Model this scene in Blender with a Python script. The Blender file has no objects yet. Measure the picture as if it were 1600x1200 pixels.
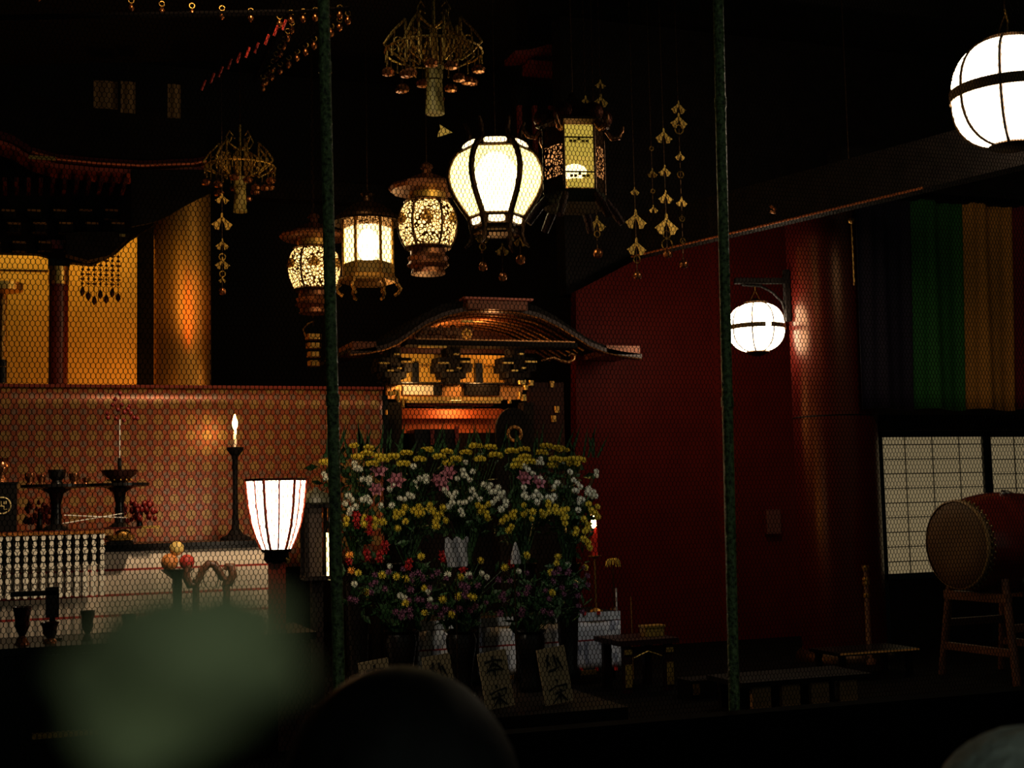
import bpy, math, random
import numpy as np
from mathutils import Vector, Matrix
random.seed(7)
rng = np.random.default_rng(7)
S = bpy.context.scene
COL = S.collection
PI = math.pi

# ------------------------------------------------------------------ camera
FPX = 2100.0
CAM = Vector((0, 0, 1.55))
YAW, PITCH, ROLL = math.radians(20), math.radians(5), math.radians(1.3)
fwd = Vector((math.sin(YAW)*math.cos(PITCH), math.cos(YAW)*math.cos(PITCH), math.sin(PITCH)))
r0 = Vector((math.cos(YAW), -math.sin(YAW), 0))
u0 = r0.cross(fwd)
RT = r0*math.cos(ROLL) - u0*math.sin(ROLL)
UP = u0*math.cos(ROLL) + r0*math.sin(ROLL)

def ray(px, py):
    return fwd + RT*((px-800)/FPX) + UP*((600-py)/FPX)
def P(px, py, d):                       # point at camera depth d
    return CAM + ray(px, py)*d
def PY(px, py, Y):                      # point on the facade-parallel plane y = Y
    r = ray(px, py); return CAM + r*((Y-CAM.y)/r.y)
def PZ(px, py, z):
    r = ray(px, py); return CAM + r*((z-CAM.z)/r.z)

cd = bpy.data.cameras.new('camera'); cam = bpy.data.objects.new('camera', cd); COL.objects.link(cam)
cd.sensor_width = 36; cd.lens = 36*FPX/1600; cd.clip_start = 0.02; cd.clip_end = 100
m = Matrix((RT, UP, -fwd)).transposed().to_4x4(); m.translation = CAM
cam.matrix_world = m
cd.dof.use_dof = True; cd.dof.focus_distance = 6.3; cd.dof.aperture_fstop = 8.5
S.camera = cam

FLOOR = 0.25

# ------------------------------------------------------------------ materials
def sh(c):                                # sRGB 0-255 -> linear
    return tuple(((v/255)/12.92 if v/255 <= .04045 else ((v/255+.055)/1.055)**2.4) for v in c)
MATS = {}
def mat(name, col, rough=.5, metal=0.0, noise=None, emis=None, spec=.5, bump=None, sheen=0, trans=0):
    if name in MATS: return MATS[name]
    m = bpy.data.materials.new(name); m.use_nodes = True
    nt = m.node_tree; b = nt.nodes['Principled BSDF']
    b.inputs['Base Color'].default_value = (*col, 1)
    b.inputs['Roughness'].default_value = rough
    b.inputs['Metallic'].default_value = metal
    b.inputs['Specular IOR Level'].default_value = spec
    if sheen: b.inputs['Sheen Weight'].default_value = sheen
    tc = nt.nodes.new('ShaderNodeTexCoord')
    nz = nt.nodes.new('ShaderNodeTexNoise')
    nt.links.new(tc.outputs['Object'], nz.inputs['Vector'])
    sc, am = noise or (30, .12)
    nz.inputs['Scale'].default_value = sc; nz.inputs['Detail'].default_value = 3
    rp = nt.nodes.new('ShaderNodeMapRange'); rp.inputs['From Min'].default_value = .3; rp.inputs['From Max'].default_value = .7
    rp.inputs['To Min'].default_value = 1-am; rp.inputs['To Max'].default_value = 1+am
    nt.links.new(nz.outputs['Fac'], rp.inputs['Value'])
    mx = nt.nodes.new('ShaderNodeVectorMath'); mx.operation = 'SCALE'
    mx.inputs[0].default_value = col
    nt.links.new(rp.outputs['Result'], mx.inputs['Scale'])
    nt.links.new(mx.outputs['Vector'], b.inputs['Base Color'])
    if bump:
        bp = nt.nodes.new('ShaderNodeBump'); bp.inputs['Strength'].default_value = bump; bp.inputs['Distance'].default_value = .01
        nt.links.new(nz.outputs['Fac'], bp.inputs['Height']); nt.links.new(bp.outputs['Normal'], b.inputs['Normal'])
    if emis:
        b.inputs['Emission Color'].default_value = (*emis[0], 1); b.inputs['Emission Strength'].default_value = emis[1]
    MATS[name] = m
    return m

def nd(nt, typ, **kw):
    n = nt.nodes.new(typ)
    for k, v in kw.items(): setattr(n, k, v)
    return n
def mth(nt, op, a, b=None, c=None):
    n = nt.nodes.new('ShaderNodeMath'); n.operation = op
    for i, v in enumerate((a, b, c)):
        if v is None: continue
        if isinstance(v, (int, float)): n.inputs[i].default_value = v
        else: nt.links.new(v, n.inputs[i])
    return n.outputs[0]
def mixc(nt, f, a, b):
    n = nt.nodes.new('ShaderNodeMix'); n.data_type = 'RGBA'
    nt.links.new(f, n.inputs[0])
    for i, v in ((6, a), (7, b)):
        if isinstance(v, tuple): n.inputs[i].default_value = (*v[:3], 1)
        else: nt.links.new(v, n.inputs[i])
    return n.outputs[2]
def objxyz(nt):
    tc = nt.nodes.new('ShaderNodeTexCoord'); sp = nt.nodes.new('ShaderNodeSeparateXYZ')
    nt.links.new(tc.outputs['Object'], sp.inputs[0]); return sp.outputs[0], sp.outputs[1], sp.outputs[2], tc

def emit(name, col, strength):
    if name in MATS: return MATS[name]
    m = bpy.data.materials.new(name); m.use_nodes = True; nt = m.node_tree; nt.nodes.clear()
    o = nd(nt, 'ShaderNodeOutputMaterial'); e = nd(nt, 'ShaderNodeEmission')
    e.inputs[0].default_value = (*col, 1); e.inputs[1].default_value = strength
    nt.links.new(e.outputs[0], o.inputs[0]); MATS[name] = m; return m

def gauze(name, col, strength, clear):     # glowing gauze that lets the lamp inside show through
    m = bpy.data.materials.new(name); m.use_nodes = True; nt = m.node_tree; nt.nodes.clear()
    o = nd(nt, 'ShaderNodeOutputMaterial'); e = nd(nt, 'ShaderNodeEmission'); t = nd(nt, 'ShaderNodeBsdfTransparent')
    x = nd(nt, 'ShaderNodeMixShader')
    X, Y, Z, tc = objxyz(nt)
    v = nd(nt, 'ShaderNodeTexVoronoi'); v.feature = 'DISTANCE_TO_EDGE'; v.inputs['Scale'].default_value = 70
    nt.links.new(tc.outputs['Object'], v.inputs['Vector'])
    f = mth(nt, 'MULTIPLY', mth(nt, 'MINIMUM', v.outputs['Distance'], .18), 5.0)
    c = mixc(nt, f, (col[0]*.75, col[1]*.66, col[2]*.42), col)
    nt.links.new(c, e.inputs[0]); e.inputs[1].default_value = strength
    x.inputs[0].default_value = clear
    nt.links.new(e.outputs[0], x.inputs[1]); nt.links.new(t.outputs[0], x.inputs[2]); nt.links.new(x.outputs[0], o.inputs[0])
    return m

def fret(name, scale, thr, lit, strength, metalcol=(.25, .12, .03)):   # pierced metal, lamplight in the holes
    m = bpy.data.materials.new(name); m.use_nodes = True; nt = m.node_tree
    b = nt.nodes['Principled BSDF']; o = nt.nodes['Material Output']
    b.inputs['Base Color'].default_value = (*metalcol, 1); b.inputs['Metallic'].default_value = .9; b.inputs['Roughness'].default_value = .4
    tc = nd(nt, 'ShaderNodeTexCoord')
    v = nd(nt, 'ShaderNodeTexVoronoi'); v.feature = 'DISTANCE_TO_EDGE'; v.inputs['Scale'].default_value = scale
    nt.links.new(tc.outputs['Object'], v.inputs['Vector'])
    f = mth(nt, 'GREATER_THAN', v.outputs['Distance'], thr)
    e = nd(nt, 'ShaderNodeEmission'); e.inputs[0].default_value = (*lit, 1); e.inputs[1].default_value = strength
    x = nd(nt, 'ShaderNodeMixShader'); nt.links.new(f, x.inputs[0]); nt.links.new(b.outputs[0], x.inputs[1]); nt.links.new(e.outputs[0], x.inputs[2])
    nt.links.new(x.outputs[0], o.inputs[0]); return m

def striped(name, col, scol, zs, hw, blot=None):
    m = bpy.data.materials.new(name); m.use_nodes = True; nt = m.node_tree; b = nt.nodes['Principled BSDF']
    b.inputs['Roughness'].default_value = .8
    X, Y, Z, tc = objxyz(nt)
    f = None
    for z in zs:
        g = mth(nt, 'LESS_THAN', mth(nt, 'ABSOLUTE', mth(nt, 'SUBTRACT', Z, z)), hw)
        f = g if f is None else mth(nt, 'MAXIMUM', f, g)
    nz = nd(nt, 'ShaderNodeTexNoise'); nz.inputs['Scale'].default_value = 28 if not blot else 16
    nz.inputs['Detail'].default_value = 4
    mp = nd(nt, 'ShaderNodeMapping'); mp.inputs['Rotation'].default_value = (0, .7, 0); mp.inputs['Scale'].default_value = (1, 1, .35) if blot else (1, 1, 1)
    nt.links.new(tc.outputs['Object'], mp.inputs[0]); nt.links.new(mp.outputs[0], nz.inputs[0])
    if blot:
        k = mth(nt, 'GREATER_THAN', nz.outputs['Fac'], .56)
        base = mixc(nt, k, col, blot)
    else:
        base = mixc(nt, nz.outputs['Fac'], tuple(v*.93 for v in col), tuple(min(1, v*1.05) for v in col))
    c = mixc(nt, f, base, scol)
    nt.links.new(c, b.inputs['Base Color']); return m

BLACK = mat('black_lacquer', (.008, .006, .005), .30, spec=.3)
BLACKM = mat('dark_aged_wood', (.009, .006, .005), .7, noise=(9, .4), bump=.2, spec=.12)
REDWD = mat('red_lacquer_wood', (.20, .022, .012), .35, noise=(14, .25))
REDDK = mat('dark_red_lacquer', (.075, .007, .005), .45, spec=.25, noise=(8, .3))
REDPIL = mat('red_brown_pillar', (.16, .022, .010), .32, noise=(6, .2))
GOLD = mat('gilt_metal', (.86, .50, .12), .32, .9, noise=(40, .25))
GOLDD = mat('aged_gilt', (.52, .27, .06), .42, .85, noise=(60, .4), bump=.3)
BRONZE = mat('dark_bronze', (.085, .042, .018), .4, .85, noise=(30, .3))
GOLDWALL = mat('gold_leaf_wall', (.80, .46, .075), .55, .15, noise=(5, .10))
WHITE = mat('white_paper', (.80, .77, .70), .8)
WAX = mat('white_wax', (.85, .82, .74), .5)
REDWAX = mat('red_wax', (.75, .03, .015), .45)
GREENP = mat('green_painted_steel', (.17, .24, .09), .30, .0, noise=(70, .9), bump=1.0)
WIREM = mat('galvanised_green_wire', (.010, .010, .008), .8, 0.0, spec=.1)
LEAF = mat('dark_green_leaf', (.022, .062, .020), .5, spec=.25, noise=(30, .4))
FLAME = emit('candle_flame', (1, .55, .13), 110)
PAPERLIT = emit('lit_paper', (1, .84, .58), 9)
GLOBE = emit('lit_white_glass', (1, .82, .56), 17)
GLOBE_BIG = emit('lit_white_glass_big', (1, .82, .56), 9)
BULB = emit('lamp_bulb', (1, .80, .48), 22)

# ------------------------------------------------------------------ mesh builder
class MB:
    def __init__(s): s.v = []; s.f = []
    def add(s, vs, fs):
        o = len(s.v); s.v += [tuple(v) for v in vs]; s.f += [tuple(i+o for i in f) for f in fs]; return s
    def box(s, c, sz, rz=0, bev=0):
        c = Vector(c); hx, hy, hz = sz[0]/2, sz[1]/2, sz[2]/2
        b = min(bev, hx*.8, hy*.8)
        if b > 0:
            pts = [(-hx+b, -hy), (hx-b, -hy), (hx, -hy+b), (hx, hy-b), (hx-b, hy), (-hx+b, hy), (-hx, hy-b), (-hx, -hy+b)]
        else:
            pts = [(-hx, -hy), (hx, -hy), (hx, hy), (-hx, hy)]
        cr, sr = math.cos(rz), math.sin(rz); n = len(pts)
        vs = [c+Vector((x*cr-y*sr, x*sr+y*cr, z)) for z in (-hz, hz) for x, y in pts]
        fs = [tuple(range(n-1, -1, -1)), tuple(range(n, 2*n))]+[(i, (i+1) % n, n+(i+1) % n, n+i) for i in range(n)]
        return s.add(vs, fs)
    def lathe(s, prof, seg=24, c=(0, 0, 0), a0=0, sy=1, axis=None, cap=True):
        c = Vector(c); M = Matrix.Identity(3)
        if axis is not None: M = Vector((0, 0, 1)).rotation_difference(Vector(axis)).to_matrix()
        vs = []; fs = []
        for r, z in prof:
            for i in range(seg):
                a = a0+2*PI*i/seg
                vs.append(c+M @ Vector((r*math.cos(a), r*math.sin(a)*sy, z)))
        for j in range(len(prof)-1):
            for i in range(seg):
                k = (i+1) % seg
                fs.append((j*seg+i, j*seg+k, (j+1)*seg+k, (j+1)*seg+i))
        if cap:
            fs.append(tuple(range(seg-1, -1, -1))); o = (len(prof)-1)*seg; fs.append(tuple(range(o, o+seg)))
        return s.add(vs, fs)
    def ball(s, c, r, seg=14, rings=8, sz=1):
        return s.lathe([(max(r*math.sin(PI*j/rings), r*.02), -r*sz*math.cos(PI*j/rings)) for j in range(rings+1)], seg, c)
    def tube(s, pts, r, seg=8, caps=True):
        pts = [Vector(p) for p in pts]; n = len(pts)
        rs = r if isinstance(r, (list, tuple)) else [r]*n
        vs = []; fs = []; prev = None
        for i, p in enumerate(pts):
            t = (pts[min(i+1, n-1)]-pts[max(i-1, 0)]).normalized()
            if prev is None:
                a = Vector((0, 0, 1)) if abs(t.z) < .9 else Vector((1, 0, 0)); nrm = t.cross(a).normalized()
            else:
                nrm = (prev-t*prev.dot(t)).normalized()
            prev = nrm; b = t.cross(nrm)
            for k in range(seg):
                a = 2*PI*k/seg; vs.append(p+(nrm*math.cos(a)+b*math.sin(a))*rs[i])
        for i in range(n-1):
            for k in range(seg):
                q = (k+1) % seg; fs.append((i*seg+k, i*seg+q, (i+1)*seg+q, (i+1)*seg+k))
        if caps: fs.append(tuple(range(seg-1, -1, -1))); fs.append(tuple(range((n-1)*seg, n*seg)))
        return s.add(vs, fs)
    def prism(s, poly, dep, y0=0, tri=None):          # polygon in x,z extruded along +y
        n = len(poly)
        vs = [(x, y0, z) for x, z in poly]+[(x, y0+dep, z) for x, z in poly]
        fs = [tuple(range(n)), tuple(range(2*n-1, n-1, -1))]+[(i, n+i, n+(i+1) % n, (i+1) % n) for i in range(n)]
        return s.add(vs, fs)
    def strip(s, top, bot, dep, y0=0):                 # band between two polylines in x,z, extruded along y
        n = len(top)
        vs = [(x, y0, z) for x, z in top]+[(x, y0, z) for x, z in bot]+[(x, y0+dep, z) for x, z in top]+[(x, y0+dep, z) for x, z in bot]
        fs = []
        for i in range(n-1):
            fs += [(i, n+i, n+i+1, i+1), (2*n+i, 2*n+i+1, 3*n+i+1, 3*n+i), (i, i+1, 2*n+i+1, 2*n+i), (n+i, 3*n+i, 3*n+i+1, n+i+1)]
        fs += [(0, 2*n, 3*n, n), (n-1, 2*n-1, 4*n-1, 3*n-1)]
        return s.add(vs, fs)
    def grid(s, fn, nu, nv):
        vs = [fn(i/nu, j/nv) for j in range(nv+1) for i in range(nu+1)]
        fs = [(j*(nu+1)+i, j*(nu+1)+i+1, (j+1)*(nu+1)+i+1, (j+1)*(nu+1)+i) for j in range(nv) for i in range(nu)]
        return s.add(vs, fs)
    def build(s, name, m, parent=None, smooth=False, loc=None):
        me = bpy.data.meshes.new(name); me.from_pydata(s.v, [], s.f); me.update()
        me.materials.append(m)
        if smooth:
            me.polygons.foreach_set('use_smooth', [True]*len(me.polygons))
            try: me.set_sharp_from_angle(angle=math.radians(50))
            except Exception: pass
        o = bpy.data.objects.new(name, me); COL.objects.link(o)
        if parent: o.parent = parent
        if loc is not None: o.location = loc
        return o

def thing(name, label, cat, loc=(0, 0, 0), rz=0, group=None):
    o = bpy.data.objects.new(name, None); COL.objects.link(o); o.empty_display_size = .1
    o.location = loc; o.rotation_euler = (0, 0, rz)
    return tag(o, label, cat, group)
def tag(o, label, cat, group=None, kind=None):
    o['label'] = label; o['category'] = cat
    if group: o['group'] = group
    if kind: o['kind'] = kind
    return o
def struct(o, label=None, cat=None):
    o['kind'] = 'structure'
    if label: o['label'] = label
    if cat: o['category'] = cat
    return o
def kids(o): return [c for c in bpy.data.objects if c.parent == o]
def copy_tree(o, parent=None):
    c = o.copy(); COL.objects.link(c)
    if parent: c.parent = parent
    for ch in kids(o): copy_tree(ch, c)
    return c
def thicken(o, t):
    md = o.modifiers.new('thickness', 'SOLIDIFY'); md.thickness = t; md.offset = 0; return o
def light(name, typ, loc, power, col, size=.1, rot=None, **kw):
    l = bpy.data.lights.new(name, typ); l.energy = power; l.color = col
    if typ in ('POINT', 'SPOT'): l.shadow_soft_size = size
    else: l.size = size
    for k, v in kw.items(): setattr(l, k, v)
    o = bpy.data.objects.new(name, l); COL.objects.link(o); o.location = loc
    if rot is not None: o.rotation_euler = rot
    return o
def aim(o, tgt):
    d = Vector(tgt)-o.location; o.rotation_euler = d.to_track_quat('-Z', 'Y').to_euler()

# ------------------------------------------------------------------ world (dim daylight through the open front)
w = bpy.data.worlds.new('world'); S.world = w; w.use_nodes = True
bg = w.node_tree.nodes['Background']; bg.inputs[0].default_value = (.72, .88, .72, 1); bg.inputs[1].default_value = .075

# ------------------------------------------------------------------ setting
FLM = mat('dark_floor_boards', (.0055, .004, .0035), .85, spec=.04, noise=(5, .35))
struct(MB().box((2.5, 10, FLOOR-.15), (17, 10.6, .3)).build('floor', FLM))
struct(MB().box((2.5, 1.4, -.1), (17, 6.6, .2)).build('floor_visitors', FLM))
struct(MB().box((2.5, 6.6, 6.6), (17, 17.4, .2)).build('ceiling', mat('dark_ceiling', (.012, .008, .008), .8, noise=(3, .3))))
struct(MB().box((2.5, 15.2, 3.2), (17, .2, 6.8)).build('wall_back', mat('dark_back_wall', (.012, .007, .006), .8)))
struct(MB().box((-6, 6.6, 3.2), (.2, 17.4, 6.8)).build('wall_left', mat('dark_side_wall', (.012, .008, .008), .8)))
struct(MB().box((11, 6.6, 3.2), (.2, 17.4, 6.8)).build('wall_right', MATS['dark_side_wall']))

# low dark board in front of the net, added for the darkness there
t0 = PY(505, 1110, 4.45)
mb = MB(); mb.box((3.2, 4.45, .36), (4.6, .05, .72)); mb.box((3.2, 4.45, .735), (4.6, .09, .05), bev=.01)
lw = mb.build('darkness_board', mat('near_black_shade', (.004, .004, .0035), .9, spec=.03)); tag(lw, 'added dark board standing in for the darkness below the wire net, lower right', 'barrier')

# ------------------------------------------------------------------ poles and wire net
NETY = 4.65
pl = []
for px, tp, bt, lab in ((516, 20, 1080, 'left green steel pole of the wire net, crossing the flower display'),
                        (1133, 40, 1090, 'right green steel pole of the wire net, crossing the round wall lantern')):
    a = PY(px, 600, NETY)
    top = PY(px-10, tp, NETY); bot = PY(px+14, bt, NETY)
    dirv = Vector((top.x-bot.x, 0, top.z-bot.z)).normalized()
    z0 = .02; p0 = Vector((bot.x+dirv.x*(z0-bot.z)/dirv.z, NETY, z0)); p1 = p0+dirv*(4.9)
    o = thing('net_pole', lab, 'pole', p0, group='green poles of the wire net')
    pts = [p0+dirv*(4.9*i/24)-p0 for i in range(25)]
    MB().tube(pts, .0215, 16).build('pipe', GREENP, o, True)
    for k in (1.9, 3.1, 4.1):
        MB().tube([dirv*(k-.02), dirv*(k+.02)], .0245, 16).build('collar', GREENP, o, True)
    pl.append((p0, dirv))

def net_panel(name, x0, x1, z0, z1, label):
    w_, p_, h_ = .0160, .0172, .0104
    nx = int((x1-x0)/w_); nz = int((z1-z0)/p_)
    I, J = np.meshgrid(np.arange(nx), np.arange(nz)); I = I.ravel(); J = J.ravel()
    cx = x0+(I+.5*(J % 2))*w_; cz = z0+J*p_
    def jit(ix, jz):   # deterministic wobble so shared nodes stay joined
        a = np.sin(ix*12.9898+jz*78.233)*43758.5453; a -= np.floor(a)
        b = np.sin(ix*39.346+jz*11.135)*24634.6345; b -= np.floor(b)
        return (a-.5)*.0016, (b-.5)*.0012
    def node(gx, gz):
        key = np.round((gx-x0)/(w_/2)), np.round((gz-z0)/.0001)
        dx, dz = jit(*key); wob = .004*np.sin(gx*3.1+gz*1.7)
        return np.stack([gx+dx, NETY+.026+wob, gz+dz], 1)
    A = np.concatenate([node(cx+w_/2, cz-h_/2), node(cx-w_/2, cz+h_/2), node(cx+w_/2, cz+h_/2)])
    B = np.concatenate([node(cx+w_/2, cz+h_/2), node(cx, cz+p_-h_/2), node(cx, cz+p_-h_/2)])
    n = len(cx); R = np.concatenate([np.full(n, .00175), np.full(2*n, .00115)])
    d = B-A; d /= np.linalg.norm(d, axis=1)[:, None]
    n1 = np.stack([d[:, 2], np.zeros(len(d)), -d[:, 0]], 1); n2 = np.cross(d, n1)
    vs = []
    for k in range(3):
        a = 2*PI*k/3+PI/2
        off = (n1*math.cos(a)+n2*math.sin(a))*R[:, None]
        vs.append((A+off, B+off))
    V = np.stack([vs[0][0], vs[1][0], vs[2][0], vs[0][1], vs[1][1], vs[2][1]], 1).reshape(-1, 3)
    N = len(A); base = np.arange(N)*6
    F = np.stack([np.stack([base+k, base+(k+1) % 3, base+3+(k+1) % 3, base+3+k], 1) for k in range(3)], 1).reshape(-1)
    me = bpy.data.meshes.new(name); me.vertices.add(N*6); me.vertices.foreach_set('co', V.ravel().astype(np.float32))
    me.loops.add(N*12); me.loops.foreach_set('vertex_index', F.astype(np.int32))
    me.polygons.add(N*3); me.polygons.foreach_set('loop_start', (np.arange(N*3)*4).astype(np.int32))
    me.polygons.foreach_set('loop_total', np.full(N*3, 4, dtype=np.int32))
    me.update(calc_edges=True); me.materials.append(WIREM)
    o = bpy.data.objects.new(name, me); COL.objects.link(o)
    return tag(o, label, 'net')
xa = pl[0][0].x; xb = pl[1][0].x
net_panel('wire_net', -.45, xa, .40, 4.0, 'hexagonal wire net panel left of the first green pole')
net_panel('wire_net', xa+.004, xb, .40, 4.0, 'hexagonal wire net panel between the two green poles')
net_panel('wire_net', xb+.004, 4.35, .40, 4.0, 'hexagonal wire net panel right of the second green pole')

# ------------------------------------------------------------------ lantern kit (local z = pixel offsets * s)
def hexprof(prof, s, cy): return [(r*s, (cy-y)*s) for y, r in prof]
def cornerpts(prof, s, cy, ang): return [(r*s*math.cos(ang), r*s*math.sin(ang), (cy-y)*s) for y, r in prof]
def face_angle(cx):            # world angle pointing to the camera from a thing seen at pixel x=cx
    d = -(ray(cx, 600)); return math.atan2(d.y, d.x)
def chain(parent, z0, z1, mat_=BRONZE, r=.004):
    return MB().tube([(0, 0, z0), (0, 0, z1)], r, 6).build('chain', mat_, parent)
CEIL = 6.48

mat('red_bronze_roof', (.24, .085, .035), .40, .8, noise=(50, .4))
# A: onion-shaped lantern
cx, cy, d = 775, 290, 8.6; s = d/FPX
o = thing('hanging_lantern', 'large glowing onion-shaped lantern with brown ribs and horned top, above the shrine roof', 'lantern', P(cx, cy, d))
fa = face_angle(cx); a0 = fa+PI/6
prof = [(236, 56), (248, 66), (262, 72), (276, 74), (292, 71), (308, 64), (324, 54), (340, 43)]
MB().lathe(hexprof(prof, s, cy)[::-1], 6, a0=a0, cap=False).build('shade', gauze('onion_gauze', (1, .84, .33), 4.2, .3), o)
MB().ball((0, 0, 1*s), 36*s, 16, 12, 1.45).build('bulb', emit('bulb_soft', (1, .84, .55), 13), o, True)
rib = [(190, 47), (198, 43), (210, 40), (222, 42)]+[(236, 57)]+prof[1:]+[(352, 40), (366, 38), (380, 42), (388, 50)]
for k in range(6):
    MB().tube(cornerpts(rib, s, cy, a0+k*PI/3), [.010, .014, .018, .020]+[.021]*8+[.020, .018, .014, .008], 6).build('rib', BRONZE, o, True)
mb = MB()
for y, r in ((222, 44), (237, 58), (341, 44), (356, 39), (367, 38)):
    MB().lathe([(r*s, (cy-y-3)*s), (r*s*1.05, (cy-y)*s), (r*s, (cy-y+3)*s), (r*s*.9, (cy-y)*s), (r*s, (cy-y-3)*s)], 6, a0=a0, cap=False).build('ring', BRONZE, o)
MB().lathe([(48*s, (cy-222)*s), (57*s, (cy-236)*s)][::-1], 6, a0=a0, cap=False).build('collar', BRONZE, o)
LITW = emit('lit_window', (1, .78, .42), 3.0)
for k in range(6):
    a = a0+PI/6+k*PI/3; n = Vector((math.cos(a), math.sin(a), 0)); t = Vector((-n.y, n.x, 0))
    for (y0_, y1_, r_, hw) in ((224, 234, 45.5, 18), (343, 354, 36.5, 13)):
        rr0, rr1 = (r_-1, r_+4.2) if y0_ == 224 else (r_+.5, r_-1)
        pts = []
        for q in range(12):
            b = 2*PI*q/12; cc = math.copysign(abs(math.cos(b))**.5, math.cos(b)); ss = math.copysign(abs(math.sin(b))**.5, math.sin(b))
            fr = (1-ss)/2; rr = rr0+(rr1-rr0)*fr
            pts.append(n*(rr+1.2)*s+t*cc*hw*s+Vector((0, 0, (cy-(y0_+(y1_-y0_)*fr))*s)))
        mb = MB(); mb.add(pts+[p-n*.004 for p in pts], [tuple(range(12)), tuple(range(23, 11, -1))]+[(i, 12+i, 12+(i+1) % 12, (i+1) % 12) for i in range(12)])
        mb.build('collar_window', LITW, o)
MB().lathe([(37*s, (cy-368)*s), (37*s, (cy-342)*s)], 6, a0=a0).build('lower_collar', BRONZE, o)
MB().lathe([(10*s, (cy-225)*s), (46*s, (cy-222)*s)][::-1], 6, a0=a0).build('cap', BRONZE, o)
chain(o, (cy-222)*s, CEIL-o.location.z)

# B: hexagonal lantern
cx, cy, d = 575, 385, 9.9; s = d/FPX
o = thing('hanging_lantern', 'glowing six-sided lantern with dark domed roof, just right of the left green pole', 'lantern', P(cx, cy, d))
fa = face_angle(cx); a0 = fa+PI/6
MB().lathe([(37*s, (cy-411)*s), (37*s, (cy-357)*s)], 6, a0=a0, cap=False).build('shade', gauze('hexagon_gauze', (1, .80, .36), 4.0, .35), o)
MB().ball((0, 0, 2*s), 17*s, 14, 10, 1.55).build('bulb', emit('bulb_bright', (1, .86, .6), 22), o, True)
mb = MB()
for k in range(6): mb.tube(cornerpts([(340, 38), (432, 38)], s, cy, a0+k*PI/3), .012, 6)
mb.build('frame', GOLDD, o)
MB().lathe([(38*s, (cy-356)*s), (38*s, (cy-341)*s)], 6, a0=a0).build('frieze', fret('frieze_fretwork', 60, .12, (1, .42, .10), .9), o)
MB().lathe([(38*s, (cy-430)*s), (37*s, (cy-412)*s)], 6, a0=a0).build('lower_panel', mat('olive_gilt', (.32, .21, .05), .5, .4), o)
MB().lathe([(50*s, (cy-344)*s), (56*s, (cy-347)*s), (57*s, (cy-349)*s), (38*s, (cy-343)*s)][::-1]+[(50*s, (cy-340)*s), (38*s, (cy-330)*s), (24*s, (cy-320)*s), (10*s, (cy-314)*s), (8*s, (cy-306)*s), (11*s, (cy-302)*s), (3*s, (cy-296)*s)], 24).build('roof', BRONZE, o, True)
MB().lathe([(30*s, (cy-446)*s), (46*s, (cy-442)*s), (46*s, (cy-437)*s), (40*s, (cy-431)*s)], 6, a0=a0).build('base', GOLDD, o)
for k in range(6): MB().tube(cornerpts([(444, 44), (452, 50), (459, 46), (463, 40)], s, cy, a0+k*PI/3), [.016, .014, .012, .014], 6).build('foot', GOLDD, o, True)
chain(o, (cy-297)*s, CEIL-o.location.z)

# C, D: barrel lanterns of pierced metal
FRET = fret('barrel_fretwork', 40, .13, (1, .58, .17), 3.8, (.16, .06, .015))
def barrel(cx, cy, d, k, label):
    s = d/FPX*k
    o = thing('hanging_lantern', label, 'lantern', P(cx, cy, d), group='pierced barrel lanterns')
    fa = face_angle(cx); a0 = fa+PI/6
    prof = [(-35, 34), (-26, 41), (-12, 45), (2, 46), (16, 44), (28, 40), (37, 34)]
    MB().lathe([(r*s, -y*s) for y, r in prof][::-1], 30, a0=a0, cap=False).build('shade', FRET, o, True)
    for q in range(6):
        MB().tube([(r*s*1.01*math.cos(a0+q*PI/3), r*s*1.01*math.sin(a0+q*PI/3), -y*s) for y, r in prof], .010, 6).build('rib', BRONZE, o, True)
        a = a0+PI/6+q*PI/3; n = Vector((math.cos(a), math.sin(a), 0)); t = Vector((-n.y, n.x, 0)); mb = MB()
        for (dx, dz, rr) in ((0, 7, 6), (-5, 0, 5.5), (5, 0, 5.5), (0, 1, 5)):
            mb.ball(n*45.5*s+t*dx*s+Vector((0, 0, (3+dz)*s)), rr*s, 10, 6)
        mb.build('medallion', GOLDD, o, True)
    mb = MB()
    for y, r in ((-36, 35), (38, 35)): MB().lathe([(r*s, (-y-2.5)*s), ((r+3)*s, -y*s), (r*s, (-y+2.5)*s)], 24).build('ring', BRONZE, o, True)
    MB().lathe([(30*s, 37*s), (30*s, 50*s)], 24).build('neck', mat('lamplit_gilt_neck', (.8, .45, .1), .4, .8), o, True)
    MB().lathe([(32*s, 50*s), (58*s, 53*s), (62*s, 58*s), (60*s, 62*s), (40*s, 68*s), (20*s, 78*s), (9*s, 82*s), (7*s, 88*s), (11*s, 92*s), (9*s, 97*s), (3*s, 101*s)], 12, a0=a0).build('roof', mat('red_bronze_roof', (0, 0, 0)), o)
    MB().lathe([(12*s, -82*s), (28*s, -80*s), (26*s, -72*s), (34*s, -66*s), (30*s, -60*s), (33*s, -54*s), (28*s, -50*s), (28*s, -39*s)], 24).build('pedestal', mat('red_bronze_roof', (0, 0, 0)), o, True)
    chain(o, 101*s, CEIL-o.location.z)
    return o
barrel(668, 351, 9.3, .98, 'glowing barrel lantern of pierced metal with wide hat roof, beside the onion-shaped lantern')
barrel(491, 420, 10.6, .88, 'smaller glowing pierced barrel lantern partly hidden behind the left green pole')

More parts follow.
